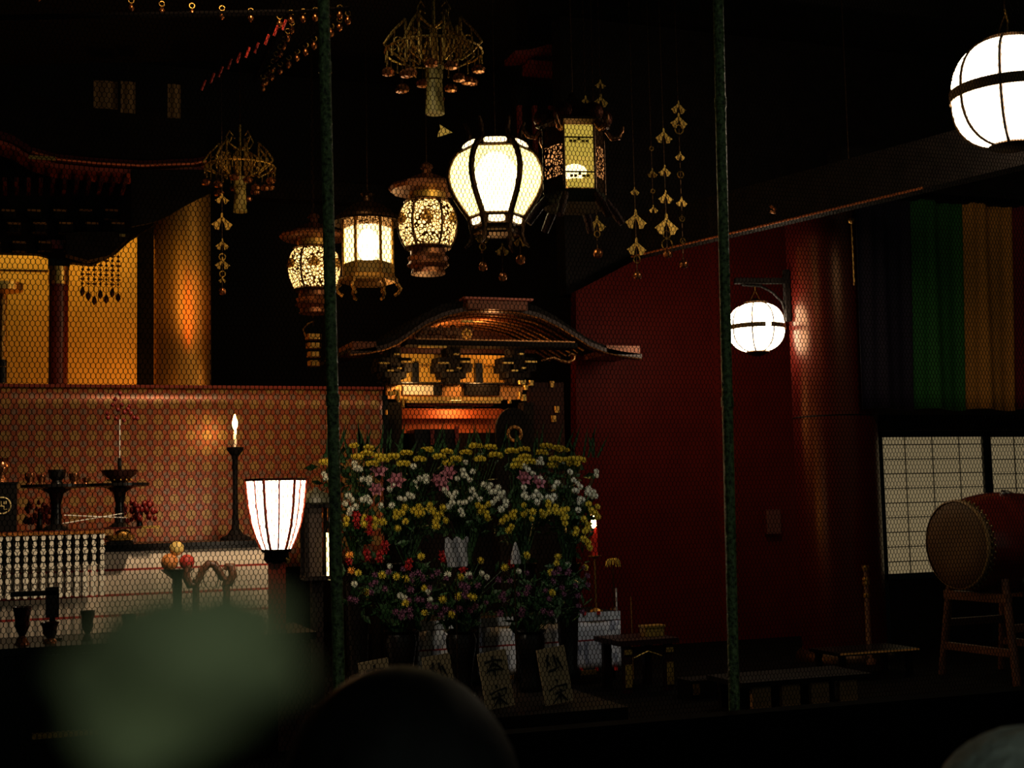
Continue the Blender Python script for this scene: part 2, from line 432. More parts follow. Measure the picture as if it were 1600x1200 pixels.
# E: bronze hexagonal lantern with scalloped roof
cx, cy, d = 897, 255, 7.9; s = d/FPX
o = thing('hanging_lantern', 'bronze six-sided lantern with yellow gauze window and scalloped roof, rightmost of the lantern row', 'lantern', P(cx, cy, d))
fa = face_angle(cx); a0 = fa+math.radians(41.3)
V6 = [Vector((48*s*math.cos(a0+k*PI/3), 48*s*math.sin(a0+k*PI/3), 0)) for k in range(6)]
YG = bpy.data.materials.new('yellow_gauze'); YG.use_nodes = True; nt = YG.node_tree; nt.nodes.clear()
oo = nd(nt, 'ShaderNodeOutputMaterial'); e = nd(nt, 'ShaderNodeEmission'); t = nd(nt, 'ShaderNodeBsdfTransparent'); x = nd(nt, 'ShaderNodeMixShader')
e.inputs[0].default_value = (.80, .55, .08, 1); e.inputs[1].default_value = .85; x.inputs[0].default_value = .5
nt.links.new(e.outputs[0], x.inputs[1]); nt.links.new(t.outputs[0], x.inputs[2]); nt.links.new(x.outputs[0], oo.inputs[0])
DARKFRET = fret('dark_fretwork', 46, .17, (1, .40, .12), .8, (.12, .04, .015))
front = max(range(6), key=lambda k: ((V6[k]+V6[(k+1) % 6])/2).dot(Vector((math.cos(fa), math.sin(fa), 0))))
for k in range(6):
    a, b = V6[k], V6[(k+1) % 6]
    def quad(z0, z1, f=1.0): 
        q = [a*f+Vector((0, 0, z0*s)), b*f+Vector((0, 0, z0*s)), b*f+Vector((0, 0, z1*s)), a*f+Vector((0, 0, z1*s))]
        n = ((a+b)/2).normalized()*.006
        m_ = MB(); m_.add(q+[p-n for p in q], [(0, 1, 2, 3), (7, 6, 5, 4), (0, 4, 5, 1), (1, 5, 6, 2), (2, 6, 7, 3), (3, 7, 4, 0)]); return m_
    if k == front:
        w_ = quad(-48, 50).build('gauze_window', YG, o)
        mb = MB(); cc = (a+b)/2
        for dz in (-30, 24):
            for q in range(-2, 3): mb.ball(cc+(b-a)*q*.13+Vector((0, 0, (dz+ (3 if q == 0 else 0))*s)), 2.6*s, 8, 5)
        for dz in (-24, 30): mb.tube([a*1.005+Vector((0, 0, dz*s)), b*1.005+Vector((0, 0, dz*s))], 1.4*s, 5)
        mb.build('window_ornament', mat('olive_bronze', (.20, .15, .05), .5, .5), w_, True)
    else:
        quad(-28, 22).build('pierced_panel', DARKFRET, o); quad(-50, -28).build('lower_panel', BRONZE, o); quad(22, 52).build('upper_panel', BRONZE, o)
mb = MB()
for k in range(6): mb.tube([V6[k]+Vector((0, 0, -50*s)), V6[k]+Vector((0, 0, 54*s))], 2.2*s, 6)
mb.build('frame', BRONZE, o)
MB().ball((0, 0, -14*s), 20*s, 12, 8, .6).build('flame', emit('lamp_flame', (1, .72, .30), 16), o, True)
MB().lathe([(10*s, -52*s), (10*s, -26*s)], 12).build('oil_cup', BRONZE, o)
MB().lathe([(50*s, 52*s), (60*s, 56*s), (60*s, 60*s), (40*s, 80*s), (18*s, 96*s), (8*s, 104*s), (4*s, 112*s)], 6, a0=a0).build('roof', BRONZE, o)
for k in range(6):
    v = V6[k].normalized()
    MB().ball(v*46*s+Vector((0, 0, 70*s)), 17*s, 14, 8, .95).build('roof_scallop', mat('copper_scallop', (.10, .026, .012), .5, .85), o, True)
    MB().tube([v*52*s+Vector((0, 0, 52*s)), v*62*s+Vector((0, 0, 40*s)), v*72*s+Vector((0, 0, 42*s)), v*79*s+Vector((0, 0, 52*s)), v*80*s+Vector((0, 0, 60*s))], [3*s, 4.5*s, 4.5*s, 3*s, 1.5*s], 8).build('eave_scroll', mat('copper_eave', (.45, .18, .07), .35, .9), o, True)
    MB().tube([v*46*s+Vector((0, 0, -58*s)), v*60*s+Vector((0, 0, -75*s)), v*75*s+Vector((0, 0, -96*s))], [6*s, 7*s, 6*s], 8).build('foot', mat('worn_red_bronze', (.06, .014, .008), .6, .2), o, True)
MB().lathe([(56*s, -72*s), (52*s, -62*s), (49*s, -50*s)], 6, a0=a0).build('base', mat('green_bronze', (.05, .045, .025), .5, .5), o)
chain(o, 110*s, CEIL-o.location.z)

# F, G: round white lanterns
def globe(cx, cy, d, rx, rz, label, gap):
    s = d/FPX
    o = thing('round_lantern', label, 'lantern', P(cx, cy, d), group='round white lanterns')
    fa = face_angle(cx)
    prof = []
    for j in range(15):
        b = -PI/2+PI*(.09+.82*j/14); e = .82
        prof.append((rx*s*abs(math.cos(b))**e, rz*s*math.copysign(abs(math.sin(b))**e, math.sin(b))))
    MB().lathe(prof, 32, cap=False).build('shade', GLOBE if d > 9 else GLOBE_BIG, o, True)
    for k in range(8):
        a = fa+PI/8+k*PI/4+.25
        MB().tube([(r*1.006*math.cos(a), r*1.006*math.sin(a), z) for r, z in prof], .0095 if d < 9 else .0060, 6).build('rib', BRONZE, o, True)
    mb = MB(); n = 44; pts = []
    for i in range(n+1):
        a = fa+gap[0]+(2*PI-gap[1])*i/n
        pts.append((math.cos(a), math.sin(a)))
    R1, R2 = rx*s*1.005, rx*s*1.03; hh = rz*s*.095
    vs = []; fs = []
    for c_, s_ in pts: vs += [(R1*c_, R1*s_, -hh), (R2*c_, R2*s_, -hh), (R2*c_, R2*s_, hh), (R1*c_, R1*s_, hh)]
    for i in range(n):
        for q in range(4): fs.append((i*4+q, i*4+(q+1) % 4, i*4+4+(q+1) % 4, i*4+4+q))
    fs += [(0, 1, 2, 3), (n*4+3, n*4+2, n*4+1, n*4)]
    mb.add(vs, fs); mb.build('belt', mat('brown_metal_belt', (.20, .12, .055), .5, .4), o)
    zt = prof[-1][1]; rt = prof[-1][0]
    MB().lathe([(rt*1.15, zt-.01), (rt*1.2, zt+.012), (rt*.5, zt+.03), (.012, zt+.045)], 20).build('cap', BRONZE, o, True)
    MB().lathe([(.03, -zt-.035), (rt*.9, -zt-.02), (rt*1.2, -zt-.005), (rt*1.1, -zt+.01)], 20).build('finial', BRONZE, o, True)
    return o, s, zt
o, s, zt = globe(1182, 512, 10.78, 44, 39, 'smaller round white lantern hanging from a wall bracket by the red pillar', (.52, .2))
F = o; zt_f = zt
for sx in (-1, 1): MB().tube([(sx*.055, 0, zt+.01), (0, 0, zt+.105)], .004, 6).build('hanger', GOLDD, o)
MB().tube([(0, 0, zt+.10), (0, 0, zt+.155)], .004, 6).build('hook', GOLDD, o)
o, s, zt = globe(1577, 146, 8.0, 87, 86, 'big round white lantern cut off by the upper right picture edge', (2.6, .12))
G = o
MB().tube([(0, 0, zt), (.02, 0, zt+.12), (.0, 0, zt+.20)], .006, 6).build('hook', GOLDD, o); 
MB().tube([(-.06, 0, zt+.02), (-.03, 0, zt+.1), (0, 0, zt+.16)], .005, 6).build('hanger', GOLDD, o)
chain(o, zt+.18, CEIL-o.location.z)

# wall bracket for the smaller round lantern
PILC = PY(1302, 600, 9.25); PILR = .33
fl = F.location
bx = Vector((PILC.x-PILR, PILC.y, 0))
zb = fl.z+zt_f+.165
ev = Vector((fl.x-PILC.x, fl.y-PILC.y, 0)); eL = ev.length; ev.normalize()
o = thing('lantern_bracket', 'black curved wall bracket carrying the smaller round lantern', 'bracket', (PILC.x+ev.x*(PILR+.008), PILC.y+ev.y*(PILR+.008), zb), rz=math.atan2(ev.y, ev.x))
L = eL-PILR
MB().box(((L+.16)/2, 0, .02), (L+.16, .05, .045)).build('arm', BLACKM, o)
MB().box((.02, 0, -.10), (.04, .06, .42)).build('wall_plate', BLACKM, o)
MB().tube([(L+.10, 0, -.01), (L*.8, 0, -.02), (.14, 0, -.07), (.06, 0, -.15), (.03, 0, -.27)], .012, 8).build('curved_brace', BLACKM, o, True)

# H: standing paper lamp on red post
cx, cy, d = 432, 858, 7.5; s = d/FPX
base = P(cx, cy, d); base.z = FLOOR
o = thing('floor_lamp', 'glowing flared paper lamp with red ribs on a red post', 'lamp', base)
zc = P(cx, cy, d).z-FLOOR
prof = [(23, 0), (31, 18), (38, 40), (43, 68), (47, 108)]
LP = [(r*s, z*s) for r, z in prof]
MB().lathe([(r, zc+z) for r, z in LP], 6, a0=face_angle(cx)+PI/6+.12, cap=False).build('lamp_shade', PAPERLIT, o)
RIBR = mat('thin_red_rib', (.55, .06, .02), .4)
for k in range(12):
    a = face_angle(cx)+PI/6+.12+k*PI/6; f = 1.01 if k % 2 == 0 else math.cos(PI/6)*1.015
    MB().tube([(r*f*math.cos(a), r*f*math.sin(a), zc+z) for r, z in LP], .0085 if k % 2 == 0 else .0050, 6).build('rib', RIBR, o, True)
MB().lathe([(47.5*s, zc+106*s), (49*s, zc+106*s), (49*s, zc+110*s), (47.5*s, zc+110*s), (47.5*s, zc+106*s)], 6, a0=face_angle(cx)+PI/6+.12, cap=False).build('rim', mat('dark_red_rim', (.06, .01, .006), .4), o)
MB().lathe([(15*s, zc-22*s), (20*s, zc-16*s), (19*s, zc-6*s), (24*s, zc-3*s), (24*s, zc)], 12).build('collar', BLACKM, o, True)
MB().box((0, 0, (zc-20*s+.10)/2+.0), (.095, .095, zc-20*s-.10), rz=-YAW*.4).build('post', mat('glossy_red_post', (.55, .05, .02), .25), o)
MB().box((0, 0, .05), (.30, .30, .10), bev=.02).build('foot', BLACKM, o)
MB().ball((.045, -.06, zc-16*s), .010, 8, 6).build('knob', GOLD, o, True)

# ------------------------------------------------------------------ left: altar tables, brocade, offerings
# brocade curtain
YB = 9.75
tl = PY(-60, 603, YB); tr = PY(597, 604, YB); bl = PY(-60, 905, YB)
BR = bpy.data.materials.new('red_gold_brocade'); BR.use_nodes = True; nt = BR.node_tree; b = nt.nodes['Principled BSDF']
X, Y, Z, tc = objxyz(nt)
def dots(per, ox, oz, r0_, sx=1, stag=True):
    u = mth(nt, 'DIVIDE', mth(nt, 'ADD', X, ox), per*sx); v_ = mth(nt, 'DIVIDE', mth(nt, 'ADD', Z, oz), per)
    fu = mth(nt, 'SUBTRACT', mth(nt, 'FRACT', u), .5); fv = mth(nt, 'SUBTRACT', mth(nt, 'FRACT', v_), .5)
    dd = mth(nt, 'SQRT', mth(nt, 'ADD', mth(nt, 'MULTIPLY', fu, fu), mth(nt, 'MULTIPLY', fv, fv)))
    return mth(nt, 'LESS_THAN', dd, r0_)
g1 = dots(.112, 0, 0, .32); g2 = dots(.112, .056, .056, .20); g3 = dots(.112, 0, .056, .12)
c = mixc(nt, g1, (.40, .105, .042), (.50, .34, .10)); c = mixc(nt, g2, c, (.26, .22, .16)); c = mixc(nt, g3, c, (.55, .16, .05))
nz = nd(nt, 'ShaderNodeTexNoise'); nz.inputs['Scale'].default_value = 90; nt.links.new(tc.outputs['Object'], nz.inputs[0])
c2 = mixc(nt, nz.outputs['Fac'], (.2, .04, .02), c)
nt.links.new(c2, b.inputs['Base Color']); b.inputs['Roughness'].default_value = .31; b.inputs['Metallic'].default_value = .30
wd = tr.x-tl.x; ht = tl.z-bl.z
o = thing('brocade_curtain', 'red and gold brocade hanging stretched behind the altar offerings', 'curtain', (tl.x, YB, bl.z))
MB().grid(lambda u, v: (u*wd, .0012*math.sin(u*40), v*ht), 60, 8).build('cloth', BR, o, True)
thicken(kids(o)[0], .008)
MB().box((wd/2, 0, ht+.006), (wd+.02, .03, .02)).build('top_rail', mat('red_edge_rail', (.22, .03, .015), .4), o)
for q in (.02, .5, .98): MB().box((wd*q, .05, (ht-bl.z+FLOOR)/2), (.05, .05, ht+bl.z-FLOOR)).build('support_post', BLACKM, o)

# white cloth altar table
YA = 8.85
a = PY(-80, 862, YA); b_ = PY(420, 849, YA)
zt = PY(300, 858, YA).z; x0 = a.x; x1 = PY(424, 900, YA).x
o = thing('altar_table', 'long altar table draped with white cloth striped in thin red lines, left', 'table', (x0, YA, FLOOR))
H = zt-FLOOR; W = x1-x0
MB().box((W/2, .28, H+.022), (W+.03, .62, .044)).build('tabletop', BLACK, o)
zs = [PY(300, 886, YA).z-FLOOR, PY(150, 931, YA).z-FLOOR, PY(150, 963, YA).z-FLOOR]
CL = striped('white_cloth_red_lines', (.80, .66, .52), (.45, .03, .02), zs, .007)
cl = MB().grid(lambda u, v: (u*W, -.012+.008*math.sin(u*55+v*2)*(1-v), .02+v*(H-.02)), 90, 6).build('cloth_front', CL, o, True); thicken(cl, .004)
for q in (.06, W-.06):
    for yy in (.05, .5): MB().box((q, yy, H/2), (.06, .06, H)).build('leg', BLACKM, o)
ZA = zt+.044

# low black lacquer stand with bead fringe, standing on the altar
YS = 8.62
sx1 = PY(163, 835, YS).x; sx0 = PY(-60, 840, YS).x; sz = PY(80, 836, YS).z
o = thing('offering_stand', 'low black lacquer stand with gold edge and white bead fringe on the altar', 'stand', (sx0, YS, ZA))
W2 = sx1-sx0; H2 = max(sz-ZA, .02)
MB().box((W2/2, .25, H2+.012), (W2, .5, .024)).build('stand_top', REDDK, o)
MB().box((W2/2, -.008, H2+.010), (W2, .016, .020)).build('gilt_edge', mat('speckled_gilt_edge', (.62, .22, .05), .35, .7, noise=(80, .9)), o)
MB().box((W2/2, .03, H2/2-.05), (W2-.01, .012, H2+.12)).build('apron', BLACK, o)  # black board added for the shade under the stand top
for q in (.05, W2-.05):
    for yy in (.32, .46): MB().box((q, yy, H2/2), (.04, .04, max(H2, .02))).build('leg', BLACK, o)
pxs = 12.3*8.3/FPX
n = int(W2/pxs)
for i in range(n):
    xx = W2-.012-i*pxs; mb = MB(); L_ = .385-.02*(i % 2)
    for k in range(9):
        zc_ = H2-.012-k*.043; ww = .013 if k % 2 else .017
        mb.prism([(xx-ww, zc_), (xx-ww*.6, zc_+.018), (xx+ww*.6, zc_+.018), (xx+ww, zc_), (xx+ww*.6, zc_-.018), (xx-ww*.6, zc_-.018)], .008, -.012)
    st = mb.build('bead_strand', mat('ivory_beads', (.80, .74, .62), .5), o)
    MB().tube([(xx-.021, -.004, H2-.01), (xx-.021, -.004, H2-L_)], .0028, 5).build('cord', BLACK, st)

# small gilt tray at the end of the stand
p = PY(187, 851, 8.75); o = thing('gilt_tray', 'small gilded tray gleaming at the right end of the bead-fringed stand', 'tray', (p.x, 8.75, ZA))
MB().box((0, 0, .012), (.16, .12, .024), bev=.02).build('tray_foot', BLACK, o)
MB().lathe([(.06, .024), (.085, .03), (.095, .06), (.088, .06), (.07, .036)], 20).build('bowl', GOLD, o, True)
MB().ball((.02, 0, .066), .05, 12, 8, .6).build('offering', GOLDD, o, True)

# footed trays (takatsuki)
ZS = ZA+H2+.024
def footed(px, hw, ytop, Yp, label, k):
    p = PY(px, ytop, Yp); h = p.z-ZS; s = (Yp/1.06)/FPX
    o = thing('footed_tray', label, 'tray', (p.x, Yp, ZS), group='black footed offering trays')
    MB().lathe([(hw*.42*s, 0), (hw*.38*s, .015), (hw*.17*s, .04), (hw*.14*s, h*.55), (hw*.22*s, h*.8), (hw*.45*s, h-.03)], 20).build('stem', BLACK, o, True)
    MB().lathe([(hw*.4*s, h-.03), (hw*s, h-.018), (hw*s, h), (hw*.98*s, h)], 28).build('tray_plate', BLACK, o, True)
    return o, p, s
oA, pA, s_ = footed(88, 52, 757, 8.85, 'black footed tray holding small cups, between the crest box and the candle vase', 0)
oB, pB, s_ = footed(187, 46, 755, 8.85, 'black footed tray under the lotus sprig and its dark dish', 1)
def cup(p, dx, r, h, m_, label, grp):
    o = thing('offering_cup', label, 'cup', (p.x+dx*s_, 8.85, p.z), group=grp)
    MB().lathe([(r*.6*s_, 0), (r*.55*s_, .3*h*s_), (r*.9*s_, .5*h*s_), (r*s_, h*s_), (r*.9*s_, h*s_), (r*.8*s_, .6*h*s_)], 16).build('bowl', m_, o, True)
    MB().lathe([(r*.7*s_, 0), (r*.62*s_, .12*h*s_), (r*.57*s_, .25*h*s_)], 16).build('foot', m_, o, True)
    return o
BRZ = mat('polished_copper', (.55, .20, .08), .25, .9)
cup(pA, -39, 8, 18, BRZ, 'leftmost small copper cup on the footed tray', 'copper cups on the footed tray')
cup(pA, -22, 7, 15, BRZ, 'second small copper cup from the left on the footed tray', 'copper cups on the footed tray')
cup(pA, 27, 9, 17, BRZ, 'copper cup right of the dark bowl on the footed tray', 'copper cups on the footed tray')
cup(pA, 44, 6, 10, BRZ, 'tiny copper cup at the right edge of the footed tray', 'copper cups on the footed tray')
cup(pA, 1, 14, 23, BLACK, 'wide dark bowl in the middle of the footed tray', 'bowls on the footed trays')
o = thing('lotus_dish', 'dark flared dish with gilt beads holding the white-stemmed lotus sprig', 'dish', (pB.x, 8.85, pB.z))
MB().lathe([(12*s_, 0), (14*s_, 5*s_), (26*s_, 14*s_), (29*s_, 21*s_), (26*s_, 20*s_), (10*s_, 12*s_)], 20).build('bowl', mat('dark_red_dish', (.05, .012, .008), .3), o, True)
mb = MB()
for k in range(12): a = k*PI/6; mb.ball((18*s_*math.cos(a), 18*s_*math.sin(a), 5*s_), 1.8*s_, 8, 5)
mb.build('bead_ring', GOLD, o, True)
o = thing('lotus_sprig', 'red artificial lotus sprig on a thin white stem in a black holder', 'ornament', (pB.x, 8.85, pB.z+12*s_))
MB().lathe([(3.2*s_, 0), (3.2*s_, 28*s_)], 12).build('holder', BLACK, o)
MB().tube([(0, 0, 26*s_), (0, 0, 90*s_)], 1.0*s_, 8).build('stem', WAX, o)
MB().tube([(0, 0, 90*s_), (0, 0, 128*s_)], .5*s_, 6).build('twig', BRONZE, o)
RB = mat('deep_red_petal', (.22, .012, .012), .4)
for (dx, dz) in ((0, 131), (-7, 122), (-11, 113), (3, 113), (15, 111), (-19, 99), (-18, 92), (7, 101), (17, 99), (-6, 91), (6, 88), (22, 92), (27, 91), (12, 106), (-3, 105)):
    MB().ball((dx*s_, 0, dz*s_), 3.4*s_, 8, 6, 1.1).build('bud', RB, o, True)

# dark red lotus clumps at the ends of the stand
for px, pyy, r_, lab in ((62, 800, 26, 'dark red artificial lotus clump beside the crest box'), (218, 800, 27, 'dark red artificial lotus clump at the right end of the gilt-edged stand')):
    p = PY(px, pyy, 9.06); o = thing('lotus_ornament', lab, 'ornament', (p.x, 9.06, ZS), group='dark red lotus clumps')
    zc_ = p.z-ZS
    MB().lathe([(.05, 0), (.02, .015), (.012, max(zc_, .03))], 12).build('stand', BLACK, o, True)
    mb = MB()
    for k in range(34):
        a = random.uniform(0, 2*PI); rr = r_*s_*math.sqrt(random.random()); zz = zc_+random.uniform(-.6, .6)*r_*s_
        mb.ball((rr*math.cos(a), rr*math.sin(a)*.5, zz), random.uniform(3, 5)*s_, 7, 5, 1.3)
    mb.build('petals', RB, o, True)
# tray with gilt lip under the right lotus clump
p = PY(205, 819, 8.8)
tg = MB(); tg.box((0, 0, .006), (.32, .16, .012)); 
o = thing('flat_tray', 'long thin red lacquer tray with a gilt lip at the stand end', 'tray', (p.x, 8.78, ZS-.001))
tg.build('board', REDDK, o); MB().box((.11, -.084, .008), (.11, .008, .018)).build('gilt_lip', GOLD, o)
# two crossing white sticks
for (a_, b2, lab) in (((98, 818), (193, 802), 'longer white incense stick lying slanted across the stand'), ((100, 805), (198, 809), 'white incense stick lying level behind the slanted one')):
    q0 = PY(*a_, 8.70); q1 = PY(*b2, 8.72)
    o = MB().tube([(0, 0, 0), q1-q0], .0032, 8).build('incense_stick', WAX, loc=q0); tag(o, lab, 'incense stick', 'white incense sticks')

# crest box
p0 = PY(-30, 757, 8.7); p1 = PY(27, 757, 8.7)
o = thing('crest_box', 'black box bearing a round pale gold crest at the left picture edge', 'box', ((p0.x+p1.x)/2, 8.7, ZS))
hh = p0.z-ZS; MB().box((0, .1, hh/2), (p1.x-p0.x, .2, hh), bev=.006).build('body', BLACK, o)
MB().box((0, .1, hh+.006), (p1.x-p0.x+.012, .212, .012), bev=.006).build('lid', BLACK, o)
c0 = PY(3, 790, 8.7)-o.location; s1 = 8.2/FPX
CR = mat('pale_gold_crest', (.62, .50, .22), .5, .2)
mb = MB(); R_ = 12.5*s1
mb.tube([(c0.x+R_*math.cos(a*PI/20), -.003, c0.z+R_*math.sin(a*PI/20)) for a in range(41)], 1.3*s1, 6)
for pts in (((-7, 6), (-7, -1), (-1, -1), (-1, 7)), ((-4, -7), (-4, -3)), ((-1, -1), (3, -1), (3, -6), (7, -6)), ((6, 2), (6, 7)), ((3, 6), (3, 2))):
    mb.tube([(c0.x+x_*s1, -.003, c0.z+z_*s1) for x_, z_ in pts], 1.1*s1, 6)
mb.build('crest', CR, o)
p = PY(2, 745, 8.75); o = thing('gilt_dish', 'small red dish with gilt glint standing on the crest box', 'dish', (p.x, 8.80, ZS+hh+.012))
MB().lathe([(9*s1, 0), (6*s1, 4*s1), (5*s1, 12*s1), (9*s1, 18*s1), (11*s1, 26*s1), (8*s1, 32*s1), (13*s1, 38*s1)], 16).build('bowl', BRZ, o, True)

# candlestick with burning candle in front of the brocade
YC = 9.08
p = PY(368, 846, YC); s2 = 9.08/1.01/FPX
o = thing('candlestick', 'tall slender dark candlestick with wide drip dish in front of the brocade', 'candlestick', (p.x, YC, ZA))
top = PY(363, 706, YC).z-ZA
MB().lathe([(24*s2, 0), (23*s2, 4*s2), (13*s2, 8*s2), (6*s2, 18*s2), (4.4*s2, 40*s2), (4*s2, top*.6), (4.6*s2, top-8*s2), (8*s2, top-3*s2)], 20).build('stem', BLACKM, o, True)
MB().lathe([(6*s2, top-6*s2), (13*s2, top+3*s2), (13.5*s2, top+7*s2), (11*s2, top+6*s2), (4*s2, top+4*s2)], 20).build('drip_dish', BLACKM, o, True)
cnd = thing('candle', 'burning white candle on the tall dark candlestick', 'candle', (p.x, YC, ZA+top+6*s2))
MB().lathe([(2.4*s2, 0), (2.8*s2, 10*s2), (2.5*s2, 26*s2), (2.0*s2, 28*s2)], 12).build('wax', WAX, cnd, True)
MB().lathe([(.6*s2, 27*s2), (3.4*s2, 33*s2), (4.2*s2, 39*s2), (2.8*s2, 46*s2), (.3*s2, 53*s2)], 12).build('flame', FLAME, cnd, True)
light('candle_light', 'POINT', (p.x, YC-.02, ZA+top+44*s2), 14.0, (1, .45, .12), .02)

# black front table with goblets
YF = 7.3
zt2 = PY(100, 1008, YF).z; xl = PY(-60, 1010, YF).x; xr = PY(489, 995, YF).x
o = thing('front_table', 'black front table in the lower left holding dark goblets', 'table', (xl, YF, FLOOR))
W3 = xr-xl; H3 = zt2-FLOOR
MB().box((W3/2, .3, H3-.02), (W3+.03, .66, .04), bev=.008).build('tabletop', BLACK, o)
MB().box((W3*.45, .3, (H3-.05)/2), (W3*.9-.02, .56, H3-.05)).build('body', BLACK, o)
MB().box((W3-.10, .30, (H3-.05)/2), (.18, .58, H3-.05)).build('end_panel', mat('reddish_end_panel', (.10, .028, .016), .5, noise=(30, .4)), o)
zz = PY(120, 1146, YF).z-FLOOR; xx0 = PY(50, 1146, YF).x-xl; xx1 = PY(195, 1142, YF).x-xl
MB().box(((xx0+xx1)/2, .012, zz), (xx1-xx0, .014, .03)).build('gilt_band', GOLDD, o)
ZF = zt2
s3 = 6.9/FPX
def goblet(px, ytop, hw, label, m_, Yp=7.45, foot=None):
    p = PY(px, ytop, Yp); h = p.z-ZF
    o = thing('goblet', label, 'goblet', (p.x, Yp, ZF), group='dark goblets on the front table')
    MB().lathe([(hw*.75*s3, 0), (hw*.6*s3, .02), (hw*.28*s3, h*.24)], 18).build('foot', foot or m_, o, True)
    MB().lathe([(hw*.28*s3, h*.22), (hw*.75*s3, h*.48), (hw*.72*s3, h*.62), (hw*.8*s3, h*.8), (hw*1.0*s3, h), (hw*.9*s3, h), (hw*.6*s3, h*.7)], 18).build('bowl', m_, o, True)
    return o
DKG = mat('dark_red_glass', (.030, .008, .006), .2)
ORANGE_REFL = mat('orange_reflection_foot', (.35, .10, .03), .15, .3)  # orange reflection put into the colour of the goblet foot
goblet(35, 948, 15, 'tall dark goblet with orange reflection painted into its foot, leftmost on the front table', DKG, foot=ORANGE_REFL)
goblet(78, 972, 15, 'squat dark goblet with orange reflection painted into its foot under the black hanging bar', DKG, foot=ORANGE_REFL)
goblet(137, 954, 12, 'dark goblet standing alone between the black bracket and the green blur', DKG)
goblet(201, 960, 12, 'dark goblet half lost behind the green blur', DKG)
# black bracket-shaped tablet frame
o = thing('tablet_frame', 'black angular frame with a long bar and thick upright above the goblets', 'frame', (PY(82, 970, 7.55).x, 7.62, ZF))
za = PY(82, 917, 7.62).z-ZF
pa = PY(16, 925, 7.62)-o.location; pb = PY(90, 925, 7.62)-o.location
MB().box((0, 0, (za+.0)/2+.06), (.066, .05, za-.12)).build('upright', BLACK, o)
MB().box(((pa.x+pb.x)/2, 0, za-.03), (pb.x-pa.x, .05, .026)).build('bar', BLACK, o)
MB().box((0, 0, .06), (.03, .03, .12)).build('foot_peg', BLACK, o)
MB().box((0, 0, .006), (.10, .08, .012)).build('base', BLACK, o)

# fruit on tall dark stand
YFR = 8.35; s4 = 8.3/FPX
pf = PY(277, 889, YFR)
o = thing('fruit_stand', 'dark tall footed stand under the three round fruits', 'stand', (pf.x, YFR, FLOOR))
hf = pf.z-FLOOR
MB().lathe([(.11, 0), (.10, .02), (.03, .06), (.022, hf*.6), (.03, hf-.06), (.09, hf-.012), (.10, hf), (.095, hf)], 20).build('stem', BLACK, o, True)
def fruit(px, py, r, col, label):
    p = PY(px, py, YFR); o = thing('fruit', label, 'fruit', (p.x, p.y, p.z-r*s4), group='round fruits on the stand')
    m_ = mat('fruit_skin_%d' % int(col[0]*1000+col[1]*100), col, .5, noise=(20, .15))
    prof = [(max(r*s4*math.sin(PI*j/12), .001)*(1 if j < 11 else .9), r*s4*(1-math.cos(PI*j/12))-(.004 if j == 12 else 0)) for j in range(13)]
    MB().lathe(prof, 20).build('flesh', m_, o, True)
    MB().tube([(0, 0, 2*r*s4-.006), (.003, 0, 2*r*s4+.006)], .0018, 6).build('stalk', BRONZE, o)
fruit(276, 857, 11, (.80, .55, .16), 'yellow fruit topping the little pile of three')
fruit(265, 878, 13, (.72, .25, .06), 'orange fruit at lower left of the little pile')
fruit(292, 878, 11.5, (.50, .03, .02), 'red fruit at lower right of the little pile')

# curled wooden gong rack
YG_ = 8.08; s5 = 8.15/FPX
pg = PY(335, 990, YG_)
o = thing('gong_rack', 'brown wooden rack with arched bar and curled ends before the white cloth', 'rack', (pg.x, YG_, FLOOR))
zg = pg.z-FLOOR
WD = mat('red_brown_wood', (.11, .034, .014), .4, noise=(20, .35))
def q(px, py): v = PY(px, py, YG_)-o.location; return (v.x, 0, v.z)
MB().tube([q(298, 884), q(292, 890), q(291, 902), q(297, 915), q(306, 914), q(312, 902), q(317, 890), q(326, 881), q(335, 882), q(342, 892), q(348, 904), q(354, 906), q(350, 914), q(358, 912), q(364, 898), q(361, 884), q(354, 884), q(351, 891)],
          [.012, .018, .024, .024, .020, .020, .022, .024, .024, .022, .020, .020, .020, .024, .026, .024, .018, .010], 8).build('arched_bar', WD, o, True)
for a_, b2 in ((306, 306), (354, 355)):
    v0 = q(a_, 905); MB().tube([v0, (v0[0], 0, .03)], .020, 8).build('post', WD, o, True)
MB().box((0, 0, .015), (.30, .16, .03)).build('base', WD, o)
MB().tube([q(316, 900), q(320, 914), q(329, 923), q(338, 918), q(343, 900)], .003, 6).build('cord', BRONZE, o, True)

# ------------------------------------------------------------------ left background: gilded sanctuary
YW = 12.6
def panelbox(name, x0p, x1p, y0p, y1p, Yp, m_, dep=.08, **k):
    a = PY(x0p, y0p, Yp); b = PY(x1p, y1p, Yp); c_ = PY((x0p+x1p)/2, (y0p+y1p)/2, Yp)
    return MB().box(((PY(x0p, (y0p+y1p)/2, Yp).x+PY(x1p, (y0p+y1p)/2, Yp).x)/2, Yp+dep/2, (PY((x0p+x1p)/2, y0p, Yp).z+PY((x0p+x1p)/2, y1p, Yp).z)/2),
                    (PY(x1p, (y0p+y1p)/2, Yp).x-PY(x0p, (y0p+y1p)/2, Yp).x, dep, PY((x0p+x1p)/2, y0p, Yp).z-PY((x0p+x1p)/2, y1p, Yp).z))
o = panelbox('w', -90, 214, 250, 700, YW, None).build('wall_sanctuary', GOLDWALL); struct(o, 'gold leafed sanctuary wall behind the dark pillar', 'wall')
mb = MB()
for py in (393, 420): 
    a = PY(-90, py, YW-.01); b_ = PY(76, py+3, YW-.01); mb.tube([a, b_], .006, 6)
struct(mb.build('trim_1', BLACKM))
o = panelbox('w', 208, 330, 250, 1010, YW+.3, None).build('wall_sanctuary_dark', BLACKM); struct(o)

